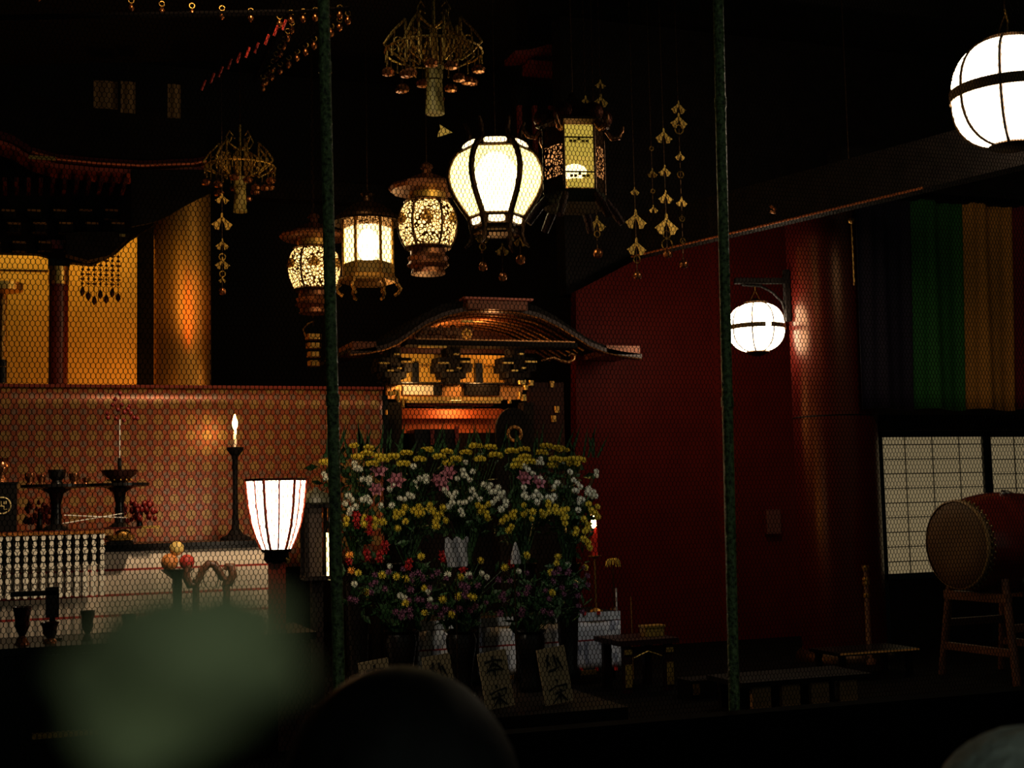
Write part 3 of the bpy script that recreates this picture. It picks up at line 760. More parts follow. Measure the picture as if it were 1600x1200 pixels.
def column(px0, px1, Yp, ztop, m_, name, label, seg=36):
    a = PY(px0, 480, Yp); b = PY(px1, 480, Yp); r = (b-a).length/2*.985
    c_ = PY((px0+px1)/2, 480, Yp)
    o = thing(name, label, 'pillar', (c_.x, Yp, FLOOR))
    MB().lathe([(r, 0), (r, ztop-FLOOR)], seg).build('shaft', m_, o, True)
    return o, r
o, r = column(76, 107, 11.6, 3.5, REDPIL, 'slim_pillar', 'slim red brown pillar with gilt capital before the gold wall')
za = PY(92, 445, 11.6).z-FLOOR; zb_ = PY(92, 418, 11.6).z-FLOOR
MB().lathe([(r*1.04, za), (r*1.08, za+.02), (r*1.04, zb_-.02), (r*1.10, zb_)], 36).build('gilt_collar', GOLD, o, True)
zc_ = PY(92, 385, 11.6).z-FLOOR
MB().box((0, 0, zc_), (.20, .20, .07)).build('capital', REDWD, o); MB().box((0, 0, zb_+.03), (.17, .17, .06)).build('capital_block', BLACK, o)
o, r = column(240, 330, 11.2, 4.4, mat('gilt_red_pillar', (.70, .32, .05), .42, .75, noise=(3, .08)), 'round_pillar', 'thick round gilded pillar glowing red on its right side')
MB().lathe([(r*1.05, 0), (r*1.12, .05), (r*1.02, .12)], 36).build('base_ring', GOLDD, o, True)

# kuden roof and brackets
YK = 10.9
o = thing('shrine_canopy_roof', 'dark inner shrine roof with upswept eave and bracket rows, upper left', 'roof', (PY(150, 300, YK).x, YK, PY(150, 300, YK).z))
def q(px, py, Yp=YK): v = PY(px, py, Yp)-o.location; return (v.x, v.z)
ea = [(-60, 195), (-20, 200), (20, 213), (50, 232), (90, 243), (150, 249), (220, 253), (300, 250), (322, 246)]
MB().strip([q(x, y-2) for x, y in ea], [q(x, y+8) for x, y in ea], .5).build('eave_edge', REDDK, o)
MB().strip([q(x, y+10) for x, y in ea], [q(x, y+17) for x, y in ea], .35, .05).build('eave_lath', mat('red_eave_lath', (.34, .05, .02), .4), o)
MB().strip([q(x, y-90+abs(x-150)*.05) for x, y in ea], [q(x, y-2) for x, y in ea], .6, .02).build('roof_slope', BLACKM, o)
gl = [q(x, y+6) for x, y in ea[3:]]
MB().tube([(x, -.012, z) for x, z in gl], .010, 6).build('gilt_line', mat('red_gilt_line', (.70, .16, .06), .5, .3), o)
mb = MB(); 
MB().box((q(66, 243)[0]+.0, -.02, q(66, 248)[1]), (.20, .02, .028)).build('bright_fitting', GOLD, o)
for i in range(20):
    x_, z_ = q(-50+i*19, 283); mb = MB().box((x_, .28, z_+.02), (.03, .5, .035)); mb.build('rafter', REDDK, o)
for row, (yy, n_, Yo) in enumerate(((315, 6, .55), (340, 6, .45), (365, 5, .6))):
    for i in range(n_):
        px = -30+i*42+row*9
        x_, z_ = q(px, yy)
        MB().box((x_, Yo, z_), (.11, .16, .075), bev=.02).build('bracket_block', BLACKM, o)
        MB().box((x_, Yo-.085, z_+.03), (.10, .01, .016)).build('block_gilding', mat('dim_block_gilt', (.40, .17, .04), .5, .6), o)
MB().strip([q(x, 250) for x in (-70, 60, 110, 150, 190, 214, 260)], [q(x, y) for x, y in ((-70, 370), (60, 374), (110, 388), (150, 392), (190, 372), (214, 350), (260, 322))], .1, .62).build('bracket_wall', BLACKM, o)
MB().strip([q(x, 265) for x in (205, 240, 265, 290, 330, 350)], [q(x, y) for x, y in ((205, 354), (240, 347), (265, 335), (290, 320), (330, 300), (350, 272))], .05, .0).build('eave_wing', BLACKM, o)
bo = [(105, 352), (140, 350), (175, 350), (208, 352)]; bb = [(105, 386), (140, 396), (175, 388), (203, 362)]
MB().strip([q(x, y) for x, y in bo], [q(x, y) for x, y in bb], .16, .3).build('bow_beam', BLACKM, o)
MB().box((q(196, 357)[0], .29, q(196, 357)[1]), (.05, .02, .022)).build('beam_cap', GOLD, o)
MB().box((q(150, 190)[0], .8, q(150, 210)[1]), (1.9, .3, .5)).build('roof_core', BLACKM, o)

# dark beam between the sanctuary and the shrine row
o = panelbox('b', -90, 600, 270, 300, 13.2, None, .2).build('lintel_beam', BLACKM); tag(o, 'long dark lintel beam above the gilded sanctuary', 'beam')

# gilt lamp stand at left edge
p = PY(10, 600, 11.3); s6 = 10.6/FPX
zb0 = PY(10, 455, 11.3).z
o = thing('lamp_stand', 'tall ornate gilt lamp stand with round dish at the left picture edge', 'lamp stand', (PY(4, 520, 11.3).x, 11.3, FLOOR))
Hs = zb0-FLOOR
pr = [(.14, 0), (.12, .05), (.03, .12)]
k = .2
while k < Hs-.05:
    pr += [(.022, k), (.036, k+.04), (.026, k+.08)]; k += .13
pr += [(.02, Hs-.01)]
MB().lathe(pr, 16).build('stem', GOLDD, o, True)
MB().lathe([(.05, Hs-.02), (.15, Hs), (.155, Hs+.06), (.145, Hs+.06), (.12, Hs+.02)], 28).build('dish', GOLD, o, True)
MB().tube([(0, 0, Hs-.95), (0, 0, Hs-.55)], .036, 12).build('black_sleeve', BLACK, o, True)

# ------------------------------------------------------------------ hanging ornaments
def butterfly(c, w_, m_, name='plate', parent=None, fl=1):
    x, y, z = c; h = w_*.5
    poly = [(0, h*.35), (w_*.15, h*.55), (w_*.5, h*.25), (w_*1.0, -h*.12), (w_*.8, -h*.2), (w_*.62, -h*.55), (w_*.3, -h*.6), (w_*.22, -h*.1)]
    mb = MB()
    for sgn in (1, -1): mb.prism([(x+sgn*a*.5, z+b) for a, b in poly], .006, y-.003)
    mb.prism([(x-w_*.06, z+h*.5), (x+w_*.06, z+h*.5), (x+w_*.05, z+h*.9), (x, z+h*1.05), (x-w_*.05, z+h*.9)], .006, y-.003)
    return mb.build(name, m_, parent)
GPL = mat('gilt_filigree', (.55, .33, .07), .45, .85, noise=(90, .5))
COPB = mat('copper_bell', (.48, .16, .05), .28, .9)
def pendant(px, d, ztop, items, label, grp='hanging gilt pendants'):
    top = P(px, items[0][1], d); s = d/FPX
    o = thing('hanging_pendant', label, 'pendant', (top.x, top.y, top.z), group=grp)
    zl = 0
    for kind, py, sz in items:
        z = P(px, py, d).z-top.z; zl = z
        if kind == 'k': butterfly((0, 0, z), sz*s, GPL, 'plate', o)
        elif kind == 'r':
            MB().tube([(sz*.5*s*math.cos(a*PI/8), 0, z+sz*.5*s*math.sin(a*PI/8)) for a in range(17)], .9*s, 6).build('ring', GPL, o, True)
        else:
            MB().lathe([(.3*sz*s, z+.55*sz*s), (.5*sz*s, z+.3*sz*s), (.55*sz*s, z), (.45*sz*s, z-.35*sz*s), (.1*sz*s, z-.5*sz*s)], 14).build('bell', COPB, o, True)
    MB().tube([(0, .004, zl), (0, .004, ztop-top.z)], .0025, 5).build('cord', BRONZE, o)
    return o
pendant(933, 8.9, CEIL, [('k', 352, 30), ('r', 366, 10), ('b', 397, 14)], 'gilt pendant with ring and copper bell under the yellow-window lantern')
pendant(915, 8.95, CEIL, [('k', 160, 22)], 'single small gilt plate left above the scalloped roof')
pendant(938, 8.95, CEIL, [('k', 133, 18), ('k', 160, 26)], 'pair of gilt plates right above the scalloped roof')
pendant(992, 9.1, CEIL, [('k', 300, 16), ('k', 347, 38), ('k', 390, 34), ('r', 407, 11), ('b', 433, 12)], 'gilt butterfly pendant hanging lowest, with bell, left of the widest gilt plate')
pendant(1037, 9.2, CEIL, [('k', 215, 30), ('k', 270, 22), ('k', 312, 26), ('k', 357, 42), ('r', 369, 12), ('r', 385, 18), ('b', 400, 13)], 'gilt pendant bearing the widest butterfly plate, second from the right')
pendant(1060, 9.3, CEIL, [('k', 170, 26), ('k', 192, 30), ('r', 203, 14), ('k', 247, 18), ('r', 275, 10), ('k', 320, 20), ('r', 345, 8), ('r', 380, 8), ('b', 417, 13)], 'rightmost long gilt pendant with bell at its end')
pendant(1018, 9.25, CEIL, [('r', 232, 6), ('k', 273, 18), ('r', 300, 6), ('k', 330, 16)], 'short gilt pendant without bell between the two wide butterfly pendants')
pendant(754, 8.6, P(775, 384, 8.6).z, [('k', 372, 24), ('r', 386, 10), ('b', 418, 13)], 'gilt pendant with bell below the left foot of the onion-shaped lantern')
pendant(785, 8.6, P(775, 384, 8.6).z, [('k', 392, 24), ('b', 434, 12)], 'gilt pendant with bell straight below the onion-shaped lantern')
pendant(813, 8.6, P(775, 384, 8.6).z, [('k', 378, 24), ('b', 407, 14)], 'gilt pendant with bell below the right foot of the onion-shaped lantern')
pendant(347, 9.6, CEIL, [('k', 312, 22), ('k', 350, 34), ('k', 385, 22), ('r', 403, 10), ('k', 415, 24), ('r', 430, 9), ('k', 440, 12), ('b', 458, 10)], 'long dim gilt pendant hanging right of the thick gilded pillar')

def chandelier(cx, cy, d, k, label):
    s = d/FPX*k
    o = thing('hanging_canopy_ornament', label, 'ornament', P(cx, cy, d), group='gilt canopy ornaments')
    MB().lathe([(76*s, -2*s), (78*s, 0), (76*s, 2*s), (74*s, 0), (76*s, -2*s)], 24, cap=False).build('ring', GPL, o, True)
    for i in range(14):
        a = i*PI/7+.3; n = Vector((math.cos(a), math.sin(a), 0)); r_ = 70 if i % 2 == 0 else 50
        hgt = 58 if i % 2 == 0 else 38
        mb = MB()
        A_ = n*(r_-26)*s+Vector((0, 0, (-6+hgt)*s)); B_ = n*(r_-26)*s+Vector((0, 0, -16*s)); C_ = n*(r_+8)*s+Vector((0, 0, 10*s))
        mb.tube([A_, B_], 2.4*s, 6); mb.tube([A_, (A_+C_)/2+n*3*s, C_], 2.2*s, 6); mb.tube([B_, (B_+C_)/2-Vector((0, 0, 3*s)), C_], 2.0*s, 6)
        mb.tube([(A_+B_)/2, C_*.6+B_*.4, (A_+C_)/2], 1.2*s, 6)
        cc = (A_+B_+C_)/3
        mb.tube([cc+(n*math.cos(t_)+Vector((0, 0, 1))*math.sin(t_))*7*s for t_ in [j*PI/6 for j in range(13)]], 1.2*s, 6)
        mb.build('filigree_bracket', GPL, o)
        p_ = n*(r_+2)*s
        bl_ = MB(); zz = (-34-(i % 3)*9)*s
        bl_.lathe([(2*s, zz+7*s), (7*s, zz+5*s), (11*s, zz), (9*s, zz-5*s), (2*s, zz-7*s)], 14, c=(p_.x, p_.y, 0))
        bo_ = bl_.build('bell', COPB, o, True)
        MB().tube([(p_.x, p_.y, 0), (p_.x, p_.y, zz+7*s)], .7*s, 5).build('bell_cord', BRONZE, bo_)
    for i in range(26):
        mb = MB()
        a = i*2*PI/26; mb.tube([(75*s*math.cos(a), 75*s*math.sin(a), 0), (75*s*math.cos(a), 75*s*math.sin(a), -14*s)], 1.0*s, 5); mb.ball((75*s*math.cos(a), 75*s*math.sin(a), -16*s), 2*s, 6, 4)
        mb.build('bead_drop', GPL, o)
    MB().tube([(0, 0, -40*s), (0, 0, 95*s)], 3*s, 8).build('stem', GPL, o, True)
    for i in range(4):
        a = i*PI/2+.5; n = Vector((math.cos(a), math.sin(a), 0))
        MB().tube([n*4*s+Vector((0, 0, 40*s)), n*26*s+Vector((0, 0, 48*s)), n*36*s+Vector((0, 0, 62*s)), n*28*s+Vector((0, 0, 76*s)), n*18*s+Vector((0, 0, 68*s))], [2.2*s, 2*s, 1.8*s, 1.6*s, 1*s], 6).build('scroll', GPL, o, True)
    MB().lathe([(13*s, -44*s), (14*s, -22*s)], 18).build('banner_tube', mat('olive_gold_cloth', (.36, .26, .055), .6), o, True)
    MB().lathe([(15*s, -98*s), (14*s, -85*s), (12*s, -46*s)], 18).build('banner_tail', MATS['olive_gold_cloth'], o, True)
    chain(o, 90*s, CEIL-o.location.z)
    return o, s
o, s = chandelier(678, 82, 8.0, 1.0, 'large gilt canopy ornament with bells at the top, centre')
p = P(692, 205, 9.25)
o = MB().prism([(-.03, -.045), (.07, -.005), (-.03, .045), (-.018, .01), (-.03, -.008)], .008).build('banner_tip', mat('lit_gilt_tip', (.90, .64, .18), .6, 0), loc=p); o.rotation_euler = (.6, 0, 0); tag(o, 'small triangular gilt banner tip below the central canopy ornament', 'ornament')
MB().tube([(-.028, .004, .03), (-.028, .004+math.sin(.6)*(CEIL-p.z), math.cos(.6)*(CEIL-p.z))], .002, 5).build('cord', BRONZE, o)
chandelier(375, 262, 9.9, .72, 'dim gilt canopy ornament with bells beside the thick gilded pillar')

# hanging jewel net before the gold wall
YJ = 11.9; s7 = 11.4/FPX
p = PY(157, 392, YJ)
o = thing('jewel_hanging', 'cluster of dark metal strands and drops silhouetted on the gold wall', 'ornament', (p.x, YJ, p.z))
MB().lathe([(24*s7, 0), (26*s7, 4*s7), (8*s7, 10*s7)], 16).build('crown', BRONZE, o, True)
for i in range(7):
    x_ = (-27+i*9)*s7; L_ = (62+ (i*7) % 17)*s7; mb = MB(); mb.tube([(x_, 0, 2*s7), (x_, 0, -L_)], .5*s7, 5)
    for k in range(7): mb.lathe([(.5*s7, -(8+k*7.5)*s7-2.5*s7), ((2.6+((i+k) % 3))*s7, -(8+k*7.5)*s7), (.5*s7, -(8+k*7.5)*s7+2.5*s7)], 8, c=(x_, 0, 0))
    mb.lathe([(.6*s7, -L_-11*s7), (4*s7, -L_-6*s7), (3*s7, -L_), (.8*s7, -L_+4*s7)], 10, c=(x_, 0, 0)); mb.build('strand', BRONZE, o, True)
MB().tube([(0, 0, 8*s7), (0, 0, .75)], .004, 5).build('chain', BRONZE, o)

# canopy (tengai) at top left with bells and red slats
d1 = 8.6
fr = [(60, -14), (205, 2), (253, 7), (300, 10), (347, 14), (392, 18), (437, 27)]
A_ = P(-60, -25, d1); C_ = P(447, 20, d1)
zc_ = C_.z
o = thing('hanging_canopy', 'dark hanging canopy edge with little bells and red slats, top left', 'canopy', (C_.x, C_.y, zc_))
E_ = PZ(398, 125, zc_)      # side edge recedes to here
def canb(q0, q1, w_, nm, m_):
    v = Vector(q1)-Vector(q0); MB().tube([Vector(q0)-o.location, Vector(q1)-o.location], w_, 6).build(nm, m_, o)
NB = mat('near_black_board', (.004, .003, .003), .8, spec=.05); canb(Vector((A_.x, A_.y, zc_)), C_, .022, 'front_rail', NB); canb(C_, E_, .022, 'side_rail', NB)
mb = MB(); q0 = Vector((A_.x, A_.y, zc_+.15))-o.location; q1 = Vector((0, 0, .15)); q2 = E_-o.location+Vector((0, 0, .15)); q3 = q0+(q2-q1)
mb.add([q0, q1, q2, q3]+[v+Vector((0, 0, .06)) for v in (q0, q1, q2, q3)], [(0, 1, 2, 3), (7, 6, 5, 4), (0, 4, 5, 1), (1, 5, 6, 2), (2, 6, 7, 3), (3, 7, 4, 0)]); mb.build('canopy_board', mat('near_black_board', (.004, .003, .003), .8), o)
mb = MB(); 
for qq in (q1, q0, q2): mb.tube([qq*.97+Vector((0, 0, .05)), qq*.97+Vector((0, 0, CEIL-zc_))], .008, 6)
mb.build('suspension_chains', BRONZE, o)
RSL = mat('bright_red_slat', (.55, .035, .02), .35)
def drop(p_):
    s = .0042; v = p_-o.location; mb = MB()
    mb.lathe([(.6*s, -14*s), (4*s, -11*s), (5*s, -7*s), (2*s, -2*s), (.5*s, 0)], 10, c=v); b1 = mb.build('bell', COPB, o, True)
    MB().tube([(v+Vector((4*s*math.cos(a*PI/5), 0, 4*s+4*s*math.sin(a*PI/5)))) for a in range(11)], .9*s, 5).build('bell_ring', GPL, b1)
for px, py in fr: drop(P(px, py+3, d1))
for i in range(9):
    f = (i+.5)/9; drop(C_+(E_-C_)*f+Vector((.05, 0, -.05)))
canb(P(548, 12, 8.3), P(402, 122, 9.5), .012, 'outer_rail', NB); canb(C_, P(548, 12, 8.3), .012, 'corner_rail', NB)
for i in range(11):
    f = (i+.3)/11; drop(P(548+(402-548)*f, 22+(130-22)*f, 8.3+1.2*f))
for i in range(5): drop(P(455+i*19, 24-i*2, 8.6-i*.06))
for (px, py) in ((444, 39), (431, 48), (417, 62), (401, 75), (387, 82), (373, 90), (359, 100), (345, 112), (332, 122), (318, 133)):
    f = (444-px)/130; dd = 8.4+f*1.2
    v0 = P(px-3, py+8, dd)-o.location; v1 = P(px+3, py-8, dd)-o.location
    MB().tube([v0, v1], .009, 6).build('slat', RSL, o)
for (px, py, w_, h_, lab) in ((165, 148, 36, 44, 'broad dim ochre banner hanging under the canopy, leftmost'), (200, 152, 22, 50, 'narrow dim ochre banner beside the broad one'), (272, 158, 20, 54, 'narrow dim ochre banner hanging alone nearest the red slats')):
    p = P(px, py, 9.9); s = 9.9/FPX
    b_ = MB().grid(lambda u, v: ((u-.5)*w_*s, .006*math.sin(u*9), (v-.5)*h_*s), 10, 4).build('hanging_banner', mat('dim_ochre_cloth', (.20, .11, .04), .8), loc=p)
    thicken(b_, .004); tag(b_, lab, 'banner', 'dim ochre banners')
    MB().tube([(0, 0, h_*s*.5), (0, 0, CEIL-p.z)], .002, 5).build('cord', BRONZE, b_)
for i, (px, py) in enumerate(((20, 58), (60, 62), (100, 64), (138, 69), (175, 72))):
    pass

# dark shrine tower behind the lanterns
YT = 11.4
o = thing('upper_shrine', 'dim dark red upper shrine facade with wavy crest and bars, behind the rightmost lantern', 'shrine', (PY(925, 300, YT).x, YT, PY(925, 300, YT).z))
def q(px, py): v = PY(px, py, YT)-o.location; return (v.x, v.z)
cr = [(805, 84), (830, 82), (850, 76), (870, 72), (890, 76), (905, 80), (920, 74), (940, 82), (1060, 92)]
MB().strip([q(x, y-5) for x, y in cr], [q(x, y+4) for x, y in cr], .3).build('crest_board', REDWD, o)
MB().box(((q(930, 110)[0]), .2, q(930, 105)[1]), (1.25, .2, .10)).build('cornice', REDWD, o)
for i in range(10):
    x_, z_ = q(820+i*24, 230); MB().box((x_, .12, z_), (.035, .05, .85)).build('bar', REDWD, o)
MB().box((q(930, 200)[0], .3, q(930, 220)[1]), (1.4, .12, 1.1)).build('back_board', BLACKM, o)
MB().box((q(930, 300)[0], .2, q(930, 322)[1]), (1.4, .4, .12)).build('sill', BLACKM, o)
MB().box((q(930, 20)[0], .4, CEIL-o.location.z-.25+.0), (1.2, .3, .5)).build('top_block', BLACKM, o)
MB().box((q(930, 20)[0], .45, (q(930, 90)[1]+CEIL-o.location.z)/2), (.5, .2, CEIL-o.location.z-q(930, 90)[1])).build('hanger_post', BLACKM, o)

# ------------------------------------------------------------------ central shrine
YZ = 10.4
o = thing('altar_shrine', 'ornate gilded shrine with curved gable roof behind the flowers', 'shrine', (PY(735, 700, YZ).x, YZ, FLOOR))
SH = o
def q(px, py, Yp=YZ): v = PY(px, py, Yp)-SH.location; return (v.x, v.z)
arch = [(548, 551), (575, 548), (600, 543), (622, 534), (645, 518), (668, 503), (695, 491), (725, 484), (755, 481), (785, 482), (815, 486), (845, 494), (872, 507), (898, 523), (922, 538), (945, 547), (972, 553), (1003, 557)]
MB().strip([q(x, y-4) for x, y in arch], [q(x, y+4) for x, y in arch], .10).build('barge_board', mat('brown_gable_board', (.035, .011, .006), .4, .2), SH, True)
MB().tube([(q(x, y+4)[0], -.006, q(x, y+4)[1]) for x, y in arch], .007, 6).build('gable_gilding', mat('copper_edge', (.62, .26, .09), .3, .85), SH, True)
MB().strip([q(x, y-22+abs(x-770)*.06) for x, y in arch], [q(x, y-3) for x, y in arch], 1.1, .08).build('roof', BLACKM, SH, True)
MB().box((q(775, 476)[0], .2, q(775, 477)[1]), (.52, .5, .085)).build('ridge_box', mat('ridge_copper', (.15, .045, .02), .4, .5, noise=(40, .4)), SH)
MB().box((q(775, 469)[0], .2, q(775, 469)[1]), (.60, .56, .02)).build('ridge_cap', mat('ridge_cap_red', (.28, .07, .04), .35, .5), SH)
for (x0_, x1_, yy) in ((551, 588, 541), (948, 1000, 547)):
    a = q(x0_, yy); b = q(x1_, yy); MB().box(((a[0]+b[0])/2, .25, (a[1]+b[1])/2), (b[0]-a[0], .5, .075)).build('eave_end', mat('ridge_copper', (0, 0, 0)), SH)
ribm = mat('copper_edge', (0, 0, 0))
for i in range(7):
    f = 1-i*.006; yo = .14+i*.13
    MB().tube([(q(x, y+6)[0], yo, q(x, y+7)[1]) for x, y in arch[4:15]], .011, 6).build('roof_rib', ribm, SH, True)
tp = [(640, 531), (660, 512), (690, 498), (725, 490), (755, 487), (785, 488), (815, 492), (845, 500), (872, 513), (900, 531)]
MB().strip([q(x, y) for x, y in tp], [q(x, 532) for x, y in tp], .05, .95).build('tympanum', mat('dark_red_board', (.11, .035, .018), .5, noise=(20, .4)), SH)
mb = MB(); x_, z_ = q(700, 517); mb.box((x_, .125, z_), (.48, .02, .085))
for i in range(22):
    x_, z_ = q(random.uniform(655, 745), random.uniform(506, 526)); mb.ball((x_, .12, z_), random.uniform(.012, .028), 8, 5)
mb.build('gable_carving', mat('dark_carving', (.16, .06, .02), .5, .4), SH, True)
cx_, cz_ = q(728, 522); mb = MB()
for k in range(8): mb.ball((cx_+.034*math.cos(k*PI/4), -.02, cz_+.034*math.sin(k*PI/4)), .014, 8, 6)
mb.ball((cx_, -.03, cz_), .02, 10, 6); mb.build('rosette', GOLD, SH, True)
MB().box((q(729, 503)[0], -.02, q(729, 503)[1]), (.10, .03, .016)).build('gable_fitting', GOLD, SH)
def bx(name, x0_, x1_, y0_, y1_, yo, dep, m_, bev=0):
    a = q((x0_+x1_)/2, (y0_+y1_)/2); wx = q(x1_, y0_)[0]-q(x0_, y0_)[0]; wz = q(x0_, y0_)[1]-q(x0_, y1_)[1]
    return MB().box((a[0], yo+dep/2, a[1]), (wx, dep, wz), bev=bev).build(name, m_, SH)
bx('main_beam', 640, 905, 533, 541, .0, .2, BLACKM)
bx('beam_gilding', 652, 900, 531, 533, -.01, .2, ribm)
bx('upper_gilding', 655, 700, 539, 542, .02, .05, GOLD)
bx('gilt_wall', 640, 850, 545, 598, .42, .04, GOLDWALL)
for (x0_, x1_) in ((597, 650), (690, 745), (790, 848)):
    xm = (x0_+x1_)/2
    for (dx, w_, y0_, y1_) in ((0, 20, 540, 556), (0, 52, 556, 566), (-20, 16, 566, 578), (20, 16, 566, 578), (0, 18, 566, 580), (0, 38, 578, 588), (0, 20, 588, 598)):
        bx('bracket_block', xm+dx-w_/2, xm+dx+w_/2, y0_, y1_, .12, .22, BLACKM, .015)
    for (dx, w_, yy) in ((-18, 16, 565), (18, 18, 563), (2, 8, 551), (-8, 10, 577), (6, 7, 573)):
        bx('bracket_gilding', xm+dx-w_/2, xm+dx+w_/2, yy-1.3, yy+1.3, .10, .03, GOLD)
for xm in (668, 770): bx('strut', xm-5, xm+6, 560, 595, .36, .05, BLACK)
for (x0_, x1_, y0_) in ((640, 662, 558), (675, 692, 562), (745, 768, 563), (776, 796, 563)): bx('wall_gilding', x0_, x1_, y0_, y0_+3, .40, .02, GOLD)
bx('frieze', 620, 835, 596, 620, .26, .05, mat('orange_gilt_frieze', (.62, .27, .07), .45, .4, noise=(25, .3)))
bx('cloud_panel', 642, 697, 598, 613, .235, .03, mat('pale_cloud_panel', (.62, .52, .40), .6))
for (x0_, x1_) in ((690, 704), (739, 795)): bx('dark_panel', x0_, x1_, 597, 614, .22, .04, BLACKM, .015)
bx('frieze_rail', 605, 850, 594, 596, .20, .08, BLACK)
bx('lintel', 638, 800, 617, 622, .22, .08, GOLD); bx('lintel_lip', 645, 795, 623, 627, .18, .05, GOLD); bx('lintel_lower', 655, 790, 627, 630, .30, .05, REDWD)
bx('sanctum_lower', 636, 838, 667, 760, .80, .10, BLACKM); bx('sanctum_wall', 636, 838, 626, 668, .85, .04, mat('orange_red_sanctum', (.60, .15, .045), .6, noise=(14, .2)))
bx('sanctum_valance', 700, 760, 628, 634, .34, .02, mat('ochre_valance', (.6, .36, .12), .6))
bx('altar_block', 678, 748, 664, 760, .55, .25, BLACK)
bx('altar_leg', 702, 708, 666, 690, .53, .02, REDWD); bx('altar_leg', 742, 748, 660, 690, .53, .02, REDWD)
bx('left_post', 598, 612, 616, 760, .10, .12, BLACK); bx('left_pillar', 612, 640, 625, 760, .22, .14, BLACKM)
bx('right_pillar', 834, 850, 625, 760, .22, .14, BLACKM)
for (x_, y_, w_, h_) in ((627, 618, 6, 18), (634, 628, 5, 14), (640, 625, 6, 6), (608, 643, 4, 8), (624, 611, 8, 8), (616, 613, 8, 6), (825, 620, 8, 10), (818, 616, 4, 12), (836, 597, 8, 8), (828, 604, 7, 7), (803, 626, 4, 6), (822, 596, 12, 6)):
    bx('gilt_fitting', x_-w_/2, x_+w_/2, y_-h_/2, y_+h_/2, .08, .05, GOLD, .008)
bx('red_panel', 640, 836, 630, 645, .70, .03, mat('orange_red_sanctum', (0, 0, 0)))
# scroll nosing
MB().tube([(q(x, y)[0], .02, q(x, y)[1]) for x, y in ((848, 563), (858, 560), (866, 558), (878, 563), (890, 566), (898, 561), (900, 555), (895, 552), (890, 556))], [.008, .01, .012, .014, .015, .014, .012, .010, .007], 8).build('scroll_nosing', mat('copper_edge', (0, 0, 0)), SH, True)
bx('side_panel', 850, 905, 590, 990, .28, .06, mat('dim_brown_panel', (.035, .010, .006), .6, spec=.1))
bx('plinth', 600, 905, 760, 990, .1, .9, BLACKM)
for (x_, y_) in ((881, 596), (884, 651), (889, 636)): bx('panel_fitting', x_-4, x_+4, y_-5, y_+5, .26, .02, GOLDD, .01)
# black arched halo panel with round gilt mirror
p = PY(803, 668, 10.05); s8 = 10.5/FPX
o = thing('halo_board', 'black arched board with a round gilt wreath, right of the shrine opening', 'board', (p.x, 10.05, PY(803, 760, 10.05).z))
zc_ = PY(803, 672, 10.05).z-o.location.z
poly = [(-30*s8, 0), (30*s8, 0)]+[(30*s8*math.cos(a), zc_+36*s8*math.sin(a)) for a in [j*PI/14 for j in range(15)]]
MB().prism(poly, .03).build('board', BLACKM, o)
MB().tube([(11*s8*math.cos(j*PI/12), -.012, zc_-6*s8+11*s8*math.sin(j*PI/12)) for j in range(25)], 3*s8, 8).build('wreath', mat('aged_wreath_gilt', (.55, .26, .08), .4, .7, noise=(120, .6)), o, True)
zz_ = o.location.z-FLOOR; MB().box((0, .06, -zz_/2), (.3, .2, zz_)).build('pedestal', BLACKM, o)
# unseen lights added inside the shrine to brighten it
light('shrine_fill', 'POINT', PY(712, 640, YZ+.55), 4.5, (1, .42, .12), .05)
light('shrine_gable_fill', 'POINT', PY(705, 586, YZ+.28), 7.5, (1, .62, .22), .03)
light('shrine_roof_fill', 'POINT', PY(770, 526, YZ+.35), 2.6, (1, .48, .16), .03)
light('shrine_gable_fill', 'POINT', PY(655, 588, YZ+.02), 5, (1, .58, .2), .03)
light('shrine_gable_fill', 'POINT', PY(760, 590, YZ+.05), 3.5, (1, .5, .16), .03)

# left dim ornament beside the shrine (behind the left pole)
p = PY(490, 545, 11.15)
o = thing('hanging_ornament', 'dim dark gilt hanging fitting left of the first green pole beside the shrine eave', 'ornament', (p.x, 11.15, p.z))
for k in range(4): MB().box((0, 0, .10-k*.075), (.13-.01*k, .10, .045), bev=.02).build('tier', GOLDD, o)
MB().tube([(-.07, -.02, .10), (-.09, -.02, .16), (-.05, -.02, .21), (.0, -.02, .23)], .007, 6).build('hook', GOLDD, o, True)
MB().tube([(0, 0, .2), (0, 0, CEIL-p.z)], .005, 6).build('chain', BRONZE, o)

# ------------------------------------------------------------------ flowers
def petals_mesh(name, r, layers, npet, m_, cup=.35):
    mb = MB()
    for L_ in range(layers):
        f = 1-.28*L_; n = npet-L_*2; zb = .12*r*L_
        for i in range(n):
            a = 2*PI*i/n+L_*.3; ca, sa = math.cos(a), math.sin(a); wv = r*f*PI/n*.95
            def pt(rr, w__, z): return (rr*ca-w__*sa, rr*sa+w__*ca, z)
            r1, r2 = r*f*.55, r*f
            mb.add([pt(.1*r, 0, zb), pt(r1, -wv*.6, zb+cup*r*.45*(1+L_*.5)), pt(r2, 0, zb+cup*r*(.5+L_*.5)), pt(r1, wv*.6, zb+cup*r*.45*(1+L_*.5)), pt(r1, 0, zb-.02*r)],
                   [(0, 1, 2, 3), (0, 4, 1), (1, 4, 2), (2, 4, 3), (3, 4, 0)])
    mb.ball((0, 0, .28*r*layers*.6), r*.36, 8, 5)
    me = mb.build(name, m_, None, True); COL.objects.unlink(me); return me.data
FC = {'y': mat('yellow_petal', (.74, .58, .05), .6), 'w': mat('white_petal', (.82, .82, .70), .6), 'o': mat('orange_petal', (.85, .36, .05), .6),
      'p': mat('pink_petal', (.32, .10, .14), .6), 'r': mat('red_petal', (.34, .008, .010), .5), 'v': mat('purple_petal', (.16, .05, .11), .6)}
s9 = 8.8/FPX
